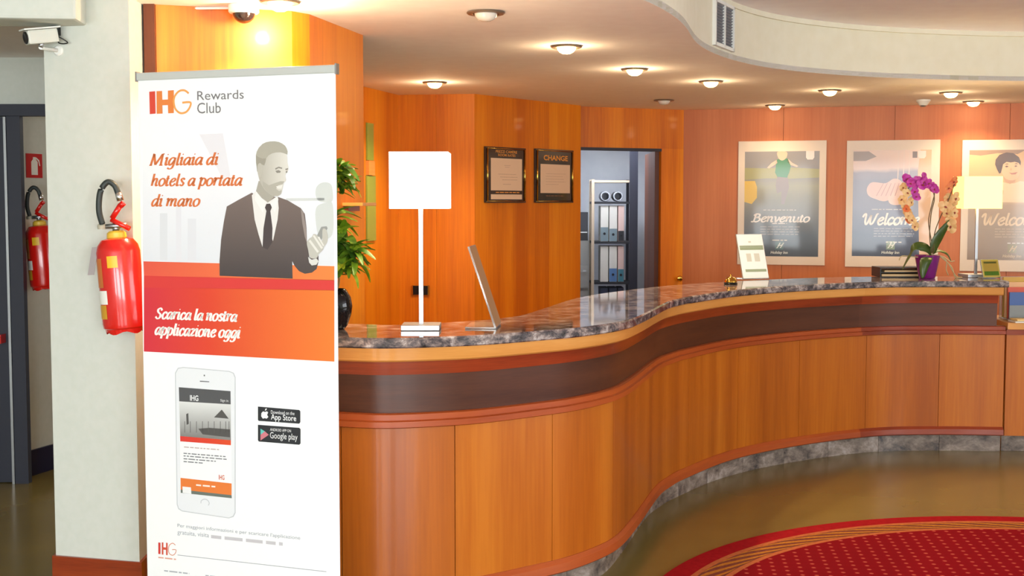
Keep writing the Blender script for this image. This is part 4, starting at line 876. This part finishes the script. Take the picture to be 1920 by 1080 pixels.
# ------------------------------------------------------------------ orchid
q = onz(1745, 523, 1.10); ox, oy = q.x, q.y + .075
orc = thing('orchid', (ox, oy, 1.10), 'potted orchid with magenta and cream blossoms in a purple pot', 'plant')
bm = nb(); lathe(bm, [(.05, 1.101), (.056, 1.12), (.074, 1.215), (.08, 1.25), (.076, 1.252), (.07, 1.235), (.0, 1.232)], (ox, oy, 0), 28); finish('pot', bm, mat('purple_pot', (112, 22, 104), .2, coat=.5), orc)
bm = nb(); lathe(bm, [(.069, 1.236), (.05, 1.243), (0, 1.247)], (ox, oy, 0), 20); finish('bark', bm, mottled('bark', (70, 44, 26), (110, 76, 46), 60, .9), orc)
LEAFG = mottled('orchid_leaf', (52, 70, 24), (70, 88, 34), 14, .35)
def leafstrip(bm, pts, wmax, fold=.18, side=None, tip=.25):
    P = smooth_pts(pts, 6); n = len(P); L = []
    for i, p in enumerate(P):
        t_ = (P[min(i + 1, n - 1)] - P[max(i - 1, 0)]).normalized(); s_ = side or t_.cross(Vector((0, 0, 1)))
        s_ = s_ - t_ * s_.dot(t_)
        s_ = s_.normalized() if s_.length > 1e-4 else Vector((1, 0, 0)); f = i / (n - 1); wd = wmax * max(.04, math.sin(math.pi * min(1, (f * .86 + .12))) ** .7)
        up = s_.cross(t_).normalized(); L.append((bm.verts.new(p + s_ * wd + up * wd * fold), bm.verts.new(p), bm.verts.new(p - s_ * wd + up * wd * fold)))
    for a, b in zip(L, L[1:]):
        for k in (0, 1):
            f = bm.faces.new((a[k], a[k + 1], b[k + 1], b[k])); f.smooth = True
    return bm
def opx(u, v, dy=0): return ony(u, v, oy + dy)
def add_leaf(par, pts, wmax, m, side=None, fold=.18, name='leaf', solid=.002):
    bm = nb(); leafstrip(bm, pts, wmax, fold, side); o = finish(name, bm, m, par)
    md = o.modifiers.new('thickness', 'SOLIDIFY'); md.thickness = solid; return o
add_leaf(orc, [opx(1748, 474), opx(1753, 455, -.01), opx(1764, 436, -.02), opx(1782, 412, -.02)], .033, LEAFG, Vector((.75, .2, -.5)))
add_leaf(orc, [opx(1746, 476), opx(1735, 465, -.03), opx(1718, 464, -.05), opx(1706, 482, -.06), opx(1692, 506, -.07)], .032, LEAFG, Vector((.45, .45, .75)))
add_leaf(orc, [opx(1744, 477), opx(1738, 484, -.1), opx(1733, 500, -.125), opx(1730, 522, -.13)], .034, LEAFG, Vector((1, 0, 0)))
add_leaf(orc, [opx(1748, 477), opx(1760, 470, .03), opx(1776, 476, .05), opx(1784, 492, .05)], .016, LEAFG, Vector((.4, .8, .3)))
STEMM = mat('orchid_stem', (96, 74, 34), .5)
for pts in ([(1746, 476), (1743, 440), (1746, 400), (1752, 372), (1745, 352), (1725, 345), (1706, 350), (1695, 372)],
            [(1749, 476), (1746, 450), (1741, 415), (1747, 385), (1752, 360), (1742, 340)],
            [(1751, 474), (1752, 440), (1762, 410), (1776, 380), (1788, 350), (1790, 345)]):
    bm = nb(); tube(bm, smooth_pts([opx(u, v, -.01) for u, v in pts], 5), .0032, 6); finish('stem', bm, STEMM, orc)
ROOTM = mat('aerial_root', (176, 156, 112), .6)
for pts in ([(1757, 478), (1770, 482), (1782, 490), (1790, 489)], [(1762, 480), (1778, 494), (1786, 508), (1794, 519), (1804, 520)], [(1758, 478), (1774, 488), (1774, 505), (1778, 516)], [(1740, 479), (1720, 482), (1692, 480), (1686, 488)], [(1764, 482), (1784, 500), (1790, 519), (1796, 521)]):
    bm = nb(); tube(bm, smooth_pts([opx(u, v, -.03 if v < 510 else -.02) for u, v in pts], 5), .0034, 6); finish('aerial_root', bm, ROOTM, orc)
MAG = mottled('magenta_petal', (176, 40, 140), (206, 74, 170), 40, .5); CRM = mottled('cream_petal', (236, 200, 140), (228, 176, 116), 30, .5); ORP = mottled('coral_petal', (222, 104, 62), (226, 140, 80), 30, .5)
LIPM = mat('dark_lip', (150, 60, 50), .5)
def flower_mesh(m):
    bm = nb()
    for k in range(5):
        a = 2 * math.pi * k / 5 + .3; big = 1.15 if k in (1, 4) else .9; d = Vector((math.cos(a), 0, math.sin(a))); s_ = Vector((-math.sin(a), 0, math.cos(a)))
        c = bm.verts.new((0, 0, 0)); ring = [bm.verts.new(d * (.5 + .5 * math.cos(j)) * .034 * big + s_ * math.sin(j) * .018 * big + Vector((0, -.006 * (.5 + .5 * math.cos(j)) - .003 * math.cos(2 * j), 0))) for j in [math.pi * 2 * q / 10 for q in range(10)]]
        ctr_ = bm.verts.new(d * .018 * big + Vector((0, -.008, 0)))
        for j in range(10):
            f = bm.faces.new((ring[j], ring[(j + 1) % 10], ctr_)); f.smooth = True
        bm.verts.remove(c)
    me = bpy.data.meshes.new('blossom'); bm.to_mesh(me); bm.free(); me.materials.append(m); return me
lip = nb(); lathe(lip, [(0, -.012), (.004, -.007), (.0055, 0), (.003, .004), (0, .006)], n=8); LIPME = bpy.data.meshes.new('lip'); lip.to_mesh(LIPME); lip.free(); LIPME.materials.append(LIPM)
FM = {k: flower_mesh(m) for k, m in (('m', MAG), ('c', CRM), ('o', ORP))}
def blossom(u, v, k, s_, dy=0):
    p = opx(u, v, dy); o = bpy.data.objects.new('blossom', FM[k]); COL.objects.link(o); o.parent = orc; o.location = p - WLOC[orc.name]
    o.rotation_euler = (random.uniform(-.5, .3), random.uniform(-1, 1), random.uniform(-.7, .7)); o.scale = (s_,) * 3
    l_ = bpy.data.objects.new('blossom_lip', LIPME); COL.objects.link(l_); l_.parent = o; l_.location = (0, -.012, -.002)
for u, v in ((1700, 335), (1712, 344), (1722, 338), (1731, 332), (1728, 347), (1740, 344), (1714, 358), (1753, 354), (1746, 350), (1717, 368), (1732, 342), (1708, 345)): blossom(u, v, 'm', random.uniform(.9, 1.15), random.uniform(-.05, .03))
for u, v in ((1694, 352), (1700, 362), (1692, 374), (1698, 386), (1706, 378), (1702, 398), (1710, 412), (1716, 424), (1704, 405)): blossom(u, v, 'c', random.uniform(.8, 1.1), random.uniform(-.04, .03))
for u, v in ((1778, 372), (1772, 388), (1784, 384), (1776, 400), (1788, 398), (1782, 412), (1784, 424), (1790, 372)): blossom(u, v, 'c', random.uniform(.95, 1.25), random.uniform(-.04, .03))
for u, v in ((1782, 346), (1788, 340), (1700, 392), (1703, 410), (1779, 352)): blossom(u, v, 'o', random.uniform(.7, .95), random.uniform(-.04, .02))

# ------------------------------------------------------------------ leafy plant in a black vase at the counter's left
vq = onz(633, 618, 1.10); vx, vy = vq.x - .012, vq.y + .02
pl = thing('potted_plant', (vx, vy, 1.10), 'leafy green plant in a glossy black vase, half hidden by the banner', 'plant')
bm = nb(); lathe(bm, [(.036, 1.101), (.048, 1.115), (.064, 1.16), (.068, 1.19), (.062, 1.225), (.046, 1.252), (.04, 1.258), (.034, 1.252), (.036, 1.235), (0, 1.232)], (vx, vy, 0), 28); finish('vase', bm, BLACKG, pl)
def vp(u, v, dy=0): return ony(u, v, vy + dy)
STK = mat('plant_stalk', (150, 120, 70), .6)
stalks = [([(631, 548), (636, 525), (634, 500), (628, 470)], 0), ([(628, 548), (626, 480), (624, 420), (622, 360)], .01), ([(625, 548), (616, 500), (606, 470)], 0)]
for pts, dy in stalks:
    bm = nb(); tube(bm, smooth_pts([vp(u, v, dy) for u, v in pts], 5), .004, 6); finish('stalk', bm, STK, pl)
LM = [mottled('plant_leaf_%d' % k, a, b, 22, .4) for k, (a, b) in enumerate((((72, 112, 18), (110, 146, 30)), ((98, 136, 22), (158, 176, 46)), ((48, 88, 22), (84, 120, 30))))]
def leaf_proto(k, L, wd, droop):
    bm = nb(); leafstrip(bm, [(0, 0, 0), (L * .3, 0, L * .12), (L * .65, 0, L * .08 - droop * .3), (L, 0, -droop)], wd, .3)
    me = bpy.data.meshes.new('leaf'); bm.to_mesh(me); bm.free(); me.materials.append(LM[k]); return me
LP = [leaf_proto(k % 3, .07 + .012 * (k % 4), .014 + .004 * (k % 3), .012 + .018 * (k % 3)) for k in range(9)]
def rosette(u, v, n, dy=0, s_=1.0, zr=.045, flat=.5):
    for k in range(n):
        p = vp(u, v, dy) + Vector((0, 0, random.uniform(-zr, zr))); o = bpy.data.objects.new('leaf', random.choice(LP)); COL.objects.link(o); o.parent = pl
        o.location = p - WLOC[pl.name]; o.rotation_euler = (random.uniform(-.4, .4), random.uniform(-1.0, flat), 2.399 * k + random.uniform(-.3, .3)); o.scale = (s_ * random.uniform(.8, 1.15),) * 3
rosette(640, 470, 30, -.02, 1.1, .06, .4); rosette(662, 482, 34, -.03, .95, .04, .5); rosette(650, 505, 14, -.03, .9, .025, .6); rosette(622, 340, 34, 0, 1.1, .06, .3); rosette(640, 345, 22, -.01, .85, .045, .3); rosette(622, 425, 18, 0, 1.1, .06, .4); rosette(612, 490, 14, .02, 1.1, .05)
# small wooden wall shelf on the column, next to the plant
sd = (Vector((-.72, 6.25, 0)) - Vector((-.87, 5.56, 0))).normalized(); sn = Vector((sd.y, -sd.x, 0))
p = on_wall(655, 383, Vector((-.87, 5.56, 0)), Vector((-.72, 6.25, 0)))
t = thing('wall_shelf', p, 'small beech bracket shelf on the cherry column above the plant', 'shelf')
bm = nb(); obox(bm, p + sn * .05, (.10, .05, .008), sd, sn, bev=.002); finish('board', bm, BEECH, t)
bm = nb(); obox(bm, p + sn * .012 - Vector((0, 0, .02)), (.08, .012, .012), sd, sn); finish('bracket', bm, MAHOG, t)
# green glass strip on its bracket, fixed to the side wall of the staff area
w0, w1 = Vector((*P0, 0)), Vector((*P1, 0)); gd_ = (w1 - w0).normalized(); gn_ = Vector((gd_.y, -gd_.x, 0))
t = thing('glass_strip', on_wall(694, 340, w0, w1), 'upright pale green glass strip on the side wall beside the plant', 'glass panel')
GG = mat('green_glass', (138, 160, 62), .12, coat=.4)
for v0, v1, u0, u1 in ((232, 300, 686, 697), (330, 452, 686, 701)):
    a, b = on_wall(u0, v1, w0, w1), on_wall(u1, v0, w0, w1); bm = nb(); cc = (a + b) / 2; obox(bm, cc + gn_ * .008, (Vector((b.x - a.x, b.y - a.y, 0)).length / 2, .006, (b.z - a.z) / 2), gd_, gn_); finish('glass_pane', bm, GG, t)
a, b = on_wall(685, 328, w0, w1), on_wall(698, 302, w0, w1); bm = nb(); obox(bm, (a + b) / 2 + gn_ * .012, (.06, .012, (b.z - a.z) / 2), gd_, gn_); finish('clamp', bm, BEECH, t)
# wall socket behind the lamp, knob near the doorway
w0, w1 = Vector((*P1, 0)), Vector((*P2, 0)); d_ = (w1 - w0).normalized(); n_ = Vector((d_.y, -d_.x, 0)); p = on_wall(789, 544, w0, w1)
t = thing('wall_socket', p, 'black wall socket with brass ends behind the white lamp pole', 'socket')
bm = nb(); obox(bm, p + n_ * .008, (.06, .008, .034), d_, n_, bev=.003); finish('cover_plate', bm, BLACKP, t)
for s_ in (-1, 1):
    bm = nb(); obox(bm, p + n_ * .009 + d_ * s_ * .063, (.006, .009, .036), d_, n_); finish('end_strip', bm, BRASS, t)
p = on_wall(1273, 522, DA, DB); t = thing('door_knob', p, 'small brass knob on the veneer beside the office doorway', 'knob'); M3 = Matrix.Rotation(math.radians(90), 3, 'X')
bm = nb(); lathe(bm, [(.022, 0), (.022, .004), (.008, .006), (.008, .03), (.02, .036), (.026, .05), (.02, .062), (0, .066)], p, 18, M3); finish('knob', bm, BRASS, t)

# ------------------------------------------------------------------ back office shelving with binders
OY = 12.6
def op(u, v): return ony(u, v, OY)
x0, x1 = op(1109, 400).x, op(1186, 400).x
rk = thing('office_shelf', ((x0 + x1) / 2, OY, 0), 'metal office shelf full of binders seen through the doorway', 'shelf')
POST = mat('cream_metal_post', (190, 172, 150), .5); SHB = mat('dark_shelf_board', (34, 36, 44), .5)
for xx in (x0, x1 - .03):
    for yy in (OY, OY + .36):
        bm = nb(); box(bm, xx, xx + .028, yy, yy + .03, 0, op(0, 336).z); finish('post', bm, POST if xx == x0 else DKBLUE, rk)
bm = nb(); box(bm, x1 - .032, x1 + .05, OY - .01, OY - .001, 0, op(0, 280).z); finish('side_panel', bm, DKBLUE, rk)
SHZ = [op(0, v).z for v in (338, 378, 453, 529, 600)]
for i, z in enumerate(SHZ):
    bm = nb(); box(bm, x0 + .005, x1 - .005, OY + .005, OY + .36, z - .022, z); finish('shelf_board', bm, POST if i == 0 else SHB, rk)
def binder(xa, wd, z, h, body, band, lab, label):
    t = thing('binder', (xa + wd / 2, OY + .02, z), label, 'binder', 'ring binders on the office shelf')
    bm = nb(); obox(bm, (xa + wd / 2, OY + .165, z + h / 2 + .001), (wd / 2 - .0015, .145, h / 2), bev=.003); finish('spine', bm, body, t)
    if band:
        bm = nb(); box(bm, xa + .003, xa + wd - .003, OY + .0185, OY + .0195, z + .004, z + h * lab); finish('spine_label', bm, band, t)
        bm = nb(); lathe(bm, [(.012, 0), (.013, .003), (.008, .003), (.008, 0)], (xa + wd / 2, OY + .018, z + h * lab * .55), 14, M3); finish('finger_ring', bm, SHB, t)
WB = mat('binder_white', (206, 204, 198), .5); BB1 = mat('binder_blue_grey', (112, 130, 140), .5); BB2 = mat('binder_teal', (60, 120, 140), .5); PKB = mat('binder_pink', (206, 178, 172), .5); BLU = mat('binder_blue', (78, 116, 166), .5)
bx = [op(u, 0 + 420).x for u in (1126, 1142.5, 1159, 1172)]
for i, (body, band, lab, lb) in enumerate(((WB, BB1, .4, 'white binder with grey-blue foot, first on the upper binder shelf'), (WB, BB1, .36, 'white binder with grey-blue foot, middle of the upper binder shelf'), (PKB, SHB, .3, 'pale binder with dark foot, last on the upper binder shelf'))):
    binder(bx[i], bx[i + 1] - bx[i] - .006, SHZ[2], op(0, 386).z - SHZ[2], body, band, lab, lb)
for i, (body, band, lab, lb) in enumerate(((WB, None, .0, 'plain white binder, first on the lower binder shelf'), (WB, BLU, .38, 'white binder with blue foot, middle of the lower binder shelf'), (PKB, BB2, .36, 'pinkish binder with teal foot, last on the lower binder shelf'))):
    binder(bx[i], bx[i + 1] - bx[i] - .006, SHZ[3], op(0, 462).z - SHZ[3], body, band, lab, lb)
for i in range(3):
    binder(bx[i], bx[i + 1] - bx[i] - .006, SHZ[4], op(0, 540).z - SHZ[4], mat('binder_navy', (46, 56, 82), .5), None, 0, ['first', 'middle', 'last'][i] + ' navy binder on the bottom binder shelf')
for k, (u, lb) in enumerate(((1136, 'rolled grey sheet on the top office shelf, nearer the post'), (1160, 'rolled grey sheet on the top office shelf, farther from the post'))):
    bm = nb(); c = op(u, 362); lathe(bm, [(.045, -.13), (.05, -.12), (.05, .12), (.045, .13), (.036, .13), (.036, -.13), (.045, -.13)], (c.x, OY + .18, SHZ[1] + .052), 20, M3)
    tag(finish('paper_roll', bm, mat('grey_paper', (168, 172, 182), .6)), lb, 'roll', 'rolls on the office shelf')
bm = nb(); c = op(1098, 452); box(bm, c.x - .05, c.x + .035, OY + .1, OY + .4, 0, op(0, 452).z); t = thing('file_cabinet', (c.x, OY + .25, 0), 'grey file cabinet beside the shelf post in the back office', 'cabinet'); finish('body', bm, mat('cabinet_grey', (142, 142, 140), .5), t)
for z in (.25, .5, .75):
    bm = nb(); box(bm, c.x - .045, c.x + .03, OY + .085, OY + .0995, z, z + .22); dr = finish('drawer', bm, mat('cabinet_front', (152, 152, 150), .5), t)
    bm = nb(); box(bm, c.x - .02, c.x + .01, OY + .07, OY + .0845, z + .16, z + .175); finish('handle', bm, STEEL, dr)
bm = nb(); z = op(0, 452).z; box(bm, c.x - .05, c.x + .03, OY + .12, OY + .36, z + .001, op(0, 398).z); t = thing('printer', (c.x, OY + .24, z), 'dark office machine standing on the grey file cabinet', 'printer'); finish('body', bm, mat('machine_dark', (44, 46, 56), .4), t)
bm = nb(); box(bm, c.x - .045, c.x + .02, OY + .08, OY + .1195, z + .08, z + .088); finish('paper_tray', bm, STEEL, t)
bm = nb(); box(bm, .55, 1.15, 12.1, 12.4, ZC - .05, ZC - .001); t = thing('office_lamp', (.85, 12.25, ZC), 'flat white ceiling lamp of the back office', 'lamp'); finish('housing', bm, WHITEP, t)
bm = nb(); box(bm, .57, 1.13, 12.12, 12.38, ZC - .058, ZC - .0505); finish('diffuser', bm, mat('office_diffuser', (240, 246, 255), .5, emit=40), t)

bm = nb(); box(bm, -2.3, -1.9, 8.1, 8.5, ZC - .05, ZC - .001); t = thing('passage_fill_lamp', (-2.1, 8.3, ZC), 'flat white fill lamp, added unseen on the passage ceiling behind the pillar', 'lamp'); finish('housing', bm, WHITEP, t)  # unseen lamp added to brighten the dark passage wall
bm = nb(); box(bm, -2.28, -1.92, 8.12, 8.48, ZC - .058, ZC - .0505); finish('diffuser', bm, mat('passage_fill_diffuser', (250, 244, 230), .5, emit=10), t)

# ------------------------------------------------------------------ fire extinguishers
def extinguisher(c, tilt, label):
    cx, cy, cz = c; t = thing('fire_extinguisher', c, label, 'fire extinguisher', 'red fire extinguishers')
    R = Matrix.Rotation(tilt, 3, 'Y'); C = Vector(c); P = lambda x, y, z: C + R @ Vector((x, y, z))
    H = .37; r = .083
    bm = nb(); lathe(bm, [(.0, .012), (r - .012, .012), (r - .003, .02), (r, .035), (r, H - .055), (r - .006, H - .03), (r - .022, H - .008), (.035, H), (0, H)], C, 32, R); body = finish('cylinder', bm, REDP, t)
    bm = nb(); n = 32; ring = [[], []]
    for k in range(n):
        a = 2 * math.pi * k / n; ring[0].append(bm.verts.new(P((r - .008) * math.cos(a), (r - .008) * math.sin(a), .02))); ring[1].append(bm.verts.new(P((r - .012) * math.cos(a), (r - .012) * math.sin(a), .006 * math.cos(5 * a))))
    for k in range(n): bm.faces.new((ring[0][k], ring[0][(k + 1) % n], ring[1][(k + 1) % n], ring[1][k]))
    finish('foot_ring', bm, REDP, t)
    bm = nb(); lathe(bm, [(.036, H - .004), (.038, H), (.036, H + .018), (.026, H + .026), (0, H + .026)], C, 20, R); finish('collar', bm, mat('yellow_collar', (222, 184, 60), .4), t)
    bm = nb(); tube(bm, [P(0, 0, H + .02), P(0, 0, H + .055)], .014, 10); tube(bm, [P(-.05, -.01, H + .045), P(.045, -.005, H + .045)], .010, 8); v_ = finish('valve', bm, STEEL, t)
    bm = nb(); lathe(bm, [(0, 0), (.016, 0), (.018, .012), (.014, .02), (0, .02)], P(-.052, -.01, H + .036), 12); finish('gauge', bm, mat('gauge_grey', (176, 170, 150), .4), v_)
    for a, b, w_ in (((-.008, -.012, H + .075), (.03, -.012, H + .125), .011), ((-.012, -.012, H + .07), (.058, -.016, H + .03), .010), ((.028, -.012, H + .12), (.042, -.012, H + .132), .012)):
        bm = nb(); tube(bm, [P(*a), P(*b)], w_, 8); finish('lever', bm, REDP, t)
    bm = nb(); tube(bm, smooth_pts([P(-.045, -.02, H + .055), P(-.05, -.03, H + .11), P(-.038, -.03, H + .18), P(-.008, -.028, H + .215), P(.018, -.026, H + .20), P(.028, -.024, H + .165)], 7), .0115, 10); finish('hose', bm, RUBBER, t)
    bm = nb(); tube(bm, [P(.028, -.024, H + .172), P(.033, -.022, H + .14)], .0135, 10); finish('hose_ferrule', bm, CHROME, t)
    def patch(name, a0, a1, z0, z1, m):
        bm = nb(); n = 6; A = [[], []]
        for k in range(n + 1):
            a = a0 + (a1 - a0) * k / n
            for q, z in ((0, z0), (1, z1)): A[q].append(bm.verts.new(P((r + .0008) * math.cos(a), (r + .0008) * math.sin(a), z)))
        for k in range(n): bm.faces.new((A[0][k], A[0][k + 1], A[1][k + 1], A[1][k]))
        finish(name, bm, m, body)
    D = math.radians
    patch('yellow_sticker', D(255), D(283), .255, .30, mat('sticker_yellow', (232, 180, 30), .4))
    patch('instruction_label', D(196), D(236), .18, .292, mat('label_red_gold', (200, 112, 50), .4))
    for k, z in enumerate((.275, .235, .215, .195)): patch('instruction_line', D(200), D(232), z, z + (.012 if k == 0 else .006), mat('label_gold', (214, 156, 70), .4)) if False else None
    patch('white_sticker', D(198), D(246), .115, .168, PAPER)
    patch('gold_sticker', D(202), D(240), .058, .112, mat('label_gold', (206, 150, 40), .4))
    bm = nb(); e1 = R @ Vector((.35, -.93, 0)); obox(bm, P(-.091, -.03, H - .085), (.016, .0008, .055), R @ Vector((.9, -.4, 0)), R @ Vector((.4, .9, 0)), (R @ Vector((.24, 0, .97)))); finish('service_tag', bm, mat('tag_paper', (166, 156, 156), .6), t)
    bm = nb(); box(bm, cx - .02, cx + .02, cy + r - .004, cy + r + .055, cz + .23, cz + .26); finish('wall_hook', bm, STEEL, t)
    return t
ey = 4.985; ex = ony(233, 520, ey).x; ez = ony(233, 622, ey).z
E1 = extinguisher((ex, ey, ez), math.radians(-4), 'red fire extinguisher on the white pillar, partly behind the banner')
pw = on_wall(50, 541, c0, c1); E2 = copy_tree(E1, ((pw + cn * .13).x - ex, (pw + cn * .13).y - ey, pw.z - ez)); E2['label'] = 'red fire extinguisher in the passage, half hidden by the pillar'
# fire sign on the passage wall
CS = Sheet(c0 + cn * .004, c1 + cn * .004); a, b = CS.loc(50, 333), CS.loc(79, 289)
cc = CS.W(((a[0] + b[0]) / 2, (a[1] + b[1]) / 2)); t = thing('fire_sign', cc, 'red and white fire extinguisher sign on the passage wall', 'sign')
bm = nb(); obox(bm, cc - CS.n * .002, ((b[0] - a[0]) / 2, .0015, (b[1] - a[1]) / 2), CS.d, CS.n); finish('sign_plate', bm, mat('sign_red', (196, 30, 34), .4), t)
def cpoly(q): return [(a[0] + p[0] * (b[0] - a[0]), a[1] + p[1] * (b[1] - a[1])) for p in q]
polys('sign_symbol', CS, [cpoly([(.3, .12), (.7, .12), (.7, .66), (.6, .76), (.58, .86), (.42, .86), (.4, .76), (.3, .66)]), cpoly([(.6, .86), (.8, .74), (.86, .5), (.8, .5), (.74, .7), (.58, .8)])], PAPER, 2, t, px=False)

# ------------------------------------------------------------------ bullet camera on the pillar
pd = (Vector((-1.5, 5.07, 0)) - Vector((-1.872, 5.17, 0))).normalized(); pn = Vector((pd.y, -pd.x, 0)); q = on_wall(110, 95, Vector((-1.872, 5.17, 0)), Vector((-1.5, 5.07, 0)))
t = thing('bullet_camera', q, 'white bullet security camera on a bracket at the pillar top', 'security camera')
rotn = Vector((0, 0, 1)).rotation_difference(pn).to_matrix()
bm = nb(); lathe(bm, [(.022, 0), (.022, .004), (.016, .010), (0, .011)], q, 18, rotn); finish('wall_rosette', bm, WHITEP, t)
hub = on_wall(76, 89, Vector((-1.872, 5.17, 0)), Vector((-1.5, 5.07, 0)), .10)
bm = nb(); tube(bm, [q + pn * .008, q + pn * .05 + Vector((-.03, 0, .004)), hub], .008, 8); finish('bracket_arm', bm, WHITEP, t)
ax = Vector((-.75, -.62, -.16)).normalized(); sx_ = ax.cross(Vector((0, 0, 1))).normalized(); ux = sx_.cross(ax); cc = hub + Vector((.004, 0, .042))
bm = nb(); obox(bm, cc, (.06, .026, .027), ax, sx_, ux, bev=.008); hs = finish('housing', bm, mat('camera_housing', (206, 206, 196), .45), t)
bm = nb(); obox(bm, cc + ux * .031, (.072, .031, .003), ax, sx_, ux, bev=.002); finish('sun_shield', bm, WHITEP, t)
rotx = Vector((0, 0, 1)).rotation_difference(ax).to_matrix()
bm = nb(); lathe(bm, [(.024, 0), (.024, .004), (.018, .006), (.008, .003), (0, .003)], cc + ax * .06, 18, rotx); finish('lens', bm, BLACKP, t)
bm = nb(); tube(bm, [hub, cc - ux * .02], .01, 8); finish('swivel', bm, STEEL, t)
bm = nb(); tube(bm, smooth_pts([cc - ax * .06, cc - ax * .085 + Vector((.02, 0, -.03)), q + pn * .02 + Vector((.012, 0, .03)), q + pn * .004 + Vector((.006, 0, .085))], 6), .0025, 6); finish('cable', bm, BLACKP, t)
bm = nb(); obox(bm, q + pn * .016 + Vector((-.0, 0, .075)), (.014, .014, .018), pd, pn, bev=.003); finish('cable_plug', bm, BLACKP, t)

# ------------------------------------------------------------------ round red rug
RC = Vector((2.3, 4.55, 0)); RR = 1.84
rug = thing('round_rug', RC, 'round red rug with a gold rope border on the lobby floor', 'rug')
REDC = mottled('rug_red', (134, 16, 24), (150, 20, 28), 40, .95, .1); REDD = mottled('rug_dark_red', (150, 14, 22), (164, 20, 26), 40, .95, .1); ORR = mottled('rug_orange', (176, 84, 30), (190, 98, 38), 60, .95); GLD = mottled('rug_gold', (178, 104, 34), (196, 126, 48), 80, .95, .1)
FLD = mat('rug_dotted_field', (140, 22, 28), .95, spec=.08); n, l, b = nodes(FLD)
g = n.new('ShaderNodeNewGeometry'); mp = n.new('ShaderNodeMapping'); mp.inputs['Scale'].default_value = (17, 17, 0); l.new(g.outputs['Position'], mp.inputs[0]); mp.inputs['Rotation'].default_value = (0, 0, .12)
vt = n.new('ShaderNodeTexVoronoi'); vt.inputs['Scale'].default_value = 1; vt.inputs['Randomness'].default_value = 0; l.new(mp.outputs[0], vt.inputs['Vector'])
r_ = ramp(FLD.node_tree, [(.0, (196, 100, 74)), (.14, (176, 70, 58)), (.19, (134, 8, 20)), (1, (126, 6, 16))]); l.new(vt.outputs['Distance'], r_.inputs[0]); l.new(r_.outputs[0], b.inputs['Base Color'])
def ring(name, r0, r1, z, m, n_=160):
    bm = nb(); A = []
    for k in range(n_):
        a = 2 * math.pi * k / n_; A.append([bm.verts.new((RC.x + q * math.cos(a), RC.y + q * math.sin(a), zz)) for q, zz in ((r0, 0.001), (r0, z), (r1, z), (r1, 0.001))])
    for k in range(n_):
        for j in range(3): bm.faces.new((A[k][j], A[k][j + 1], A[(k + 1) % n_][j + 1], A[(k + 1) % n_][j]))
    return finish(name, bm, m, rug)
ring('outer_border', 1.735, RR, .010, REDD); ring('border_line', 1.71, 1.735, .011, ORR); rp = ring('rope_band', 1.605, 1.71, .010, mottled('rug_rope_ground', (112, 40, 20), (132, 56, 26), 60, .95)); ring('border_line', 1.58, 1.605, .011, ORR)
bm = nb(); vs = [bm.verts.new((RC.x + 1.58 * math.cos(2 * math.pi * k / 128), RC.y + 1.58 * math.sin(2 * math.pi * k / 128), .010)) for k in range(128)]; bm.faces.new(vs); finish('dotted_field', bm, FLD, rug)
bm = nb(); NS = 64
for k in range(NS):
    a = 2 * math.pi * k / NS; da = 2 * math.pi / NS; q = []
    for rr_, aa in ((1.608, a - .7 * da), (1.625, a - .14 * da), (1.69, a + 1.15 * da), (1.707, a + 1.75 * da), (1.707, a + 1.3 * da), (1.69, a + .68 * da), (1.625, a - .62 * da), (1.608, a - 1.15 * da)): q.append((RC.x + rr_ * math.cos(aa), RC.y + rr_ * math.sin(aa), .0112))
    face(bm, q)
tag(finish('rope_strands', bm, GLD, rug), kind='stuff')

# ------------------------------------------------------------------ leaflets on the low desk
lp = ony(1906, 560, e.y + .2); base = Vector((lp.x + .02, e.y + .22, .838))
t = thing('leaflet_holder', base, 'clear holder with colourful leaflets on the low desk at the picture edge', 'leaflet holder')
bm = nb(); obox(bm, base + Vector((.0, 0, .006)), (.09, .09, .004)); obox(bm, base + Vector((0, .085, .14)), (.09, .003, .135)); obox(bm, base + Vector((0, -.085, .05)), (.09, .003, .05)); finish('acrylic_box', bm, ACRYL, t)
for k, (c_, y_, h_) in enumerate((((70, 96, 150), -.06, .17), ((206, 84, 60), -.02, .2), ((216, 170, 120), .02, .23), ((190, 150, 60), .06, .26))):
    bm = nb(); obox(bm, base + Vector((.004 * (k % 2), y_, .012 + h_ / 2)), (.082, .006, h_ / 2)); tag(finish('leaflet', bm, pm(c_), base=True), ['blue', 'coral', 'sand', 'ochre'][k] + ' leaflet standing in the clear holder on the low desk', 'leaflet', 'leaflets in the holder')
for k, (c_, dx) in enumerate((((216, 206, 190), -.0), ((226, 190, 120), .012))):
    bm = nb(); cpt = base + Vector((dx - .02, -.18, .001 + .012 * k)); obox(bm, cpt + Vector((0, 0, .005)), (.09, .06, .005)); tag(finish('booklet', bm, pm(c_), base=True), ['pale', 'yellow'][k] + ' booklet lying in front of the leaflet holder', 'booklet', 'booklets on the low desk')
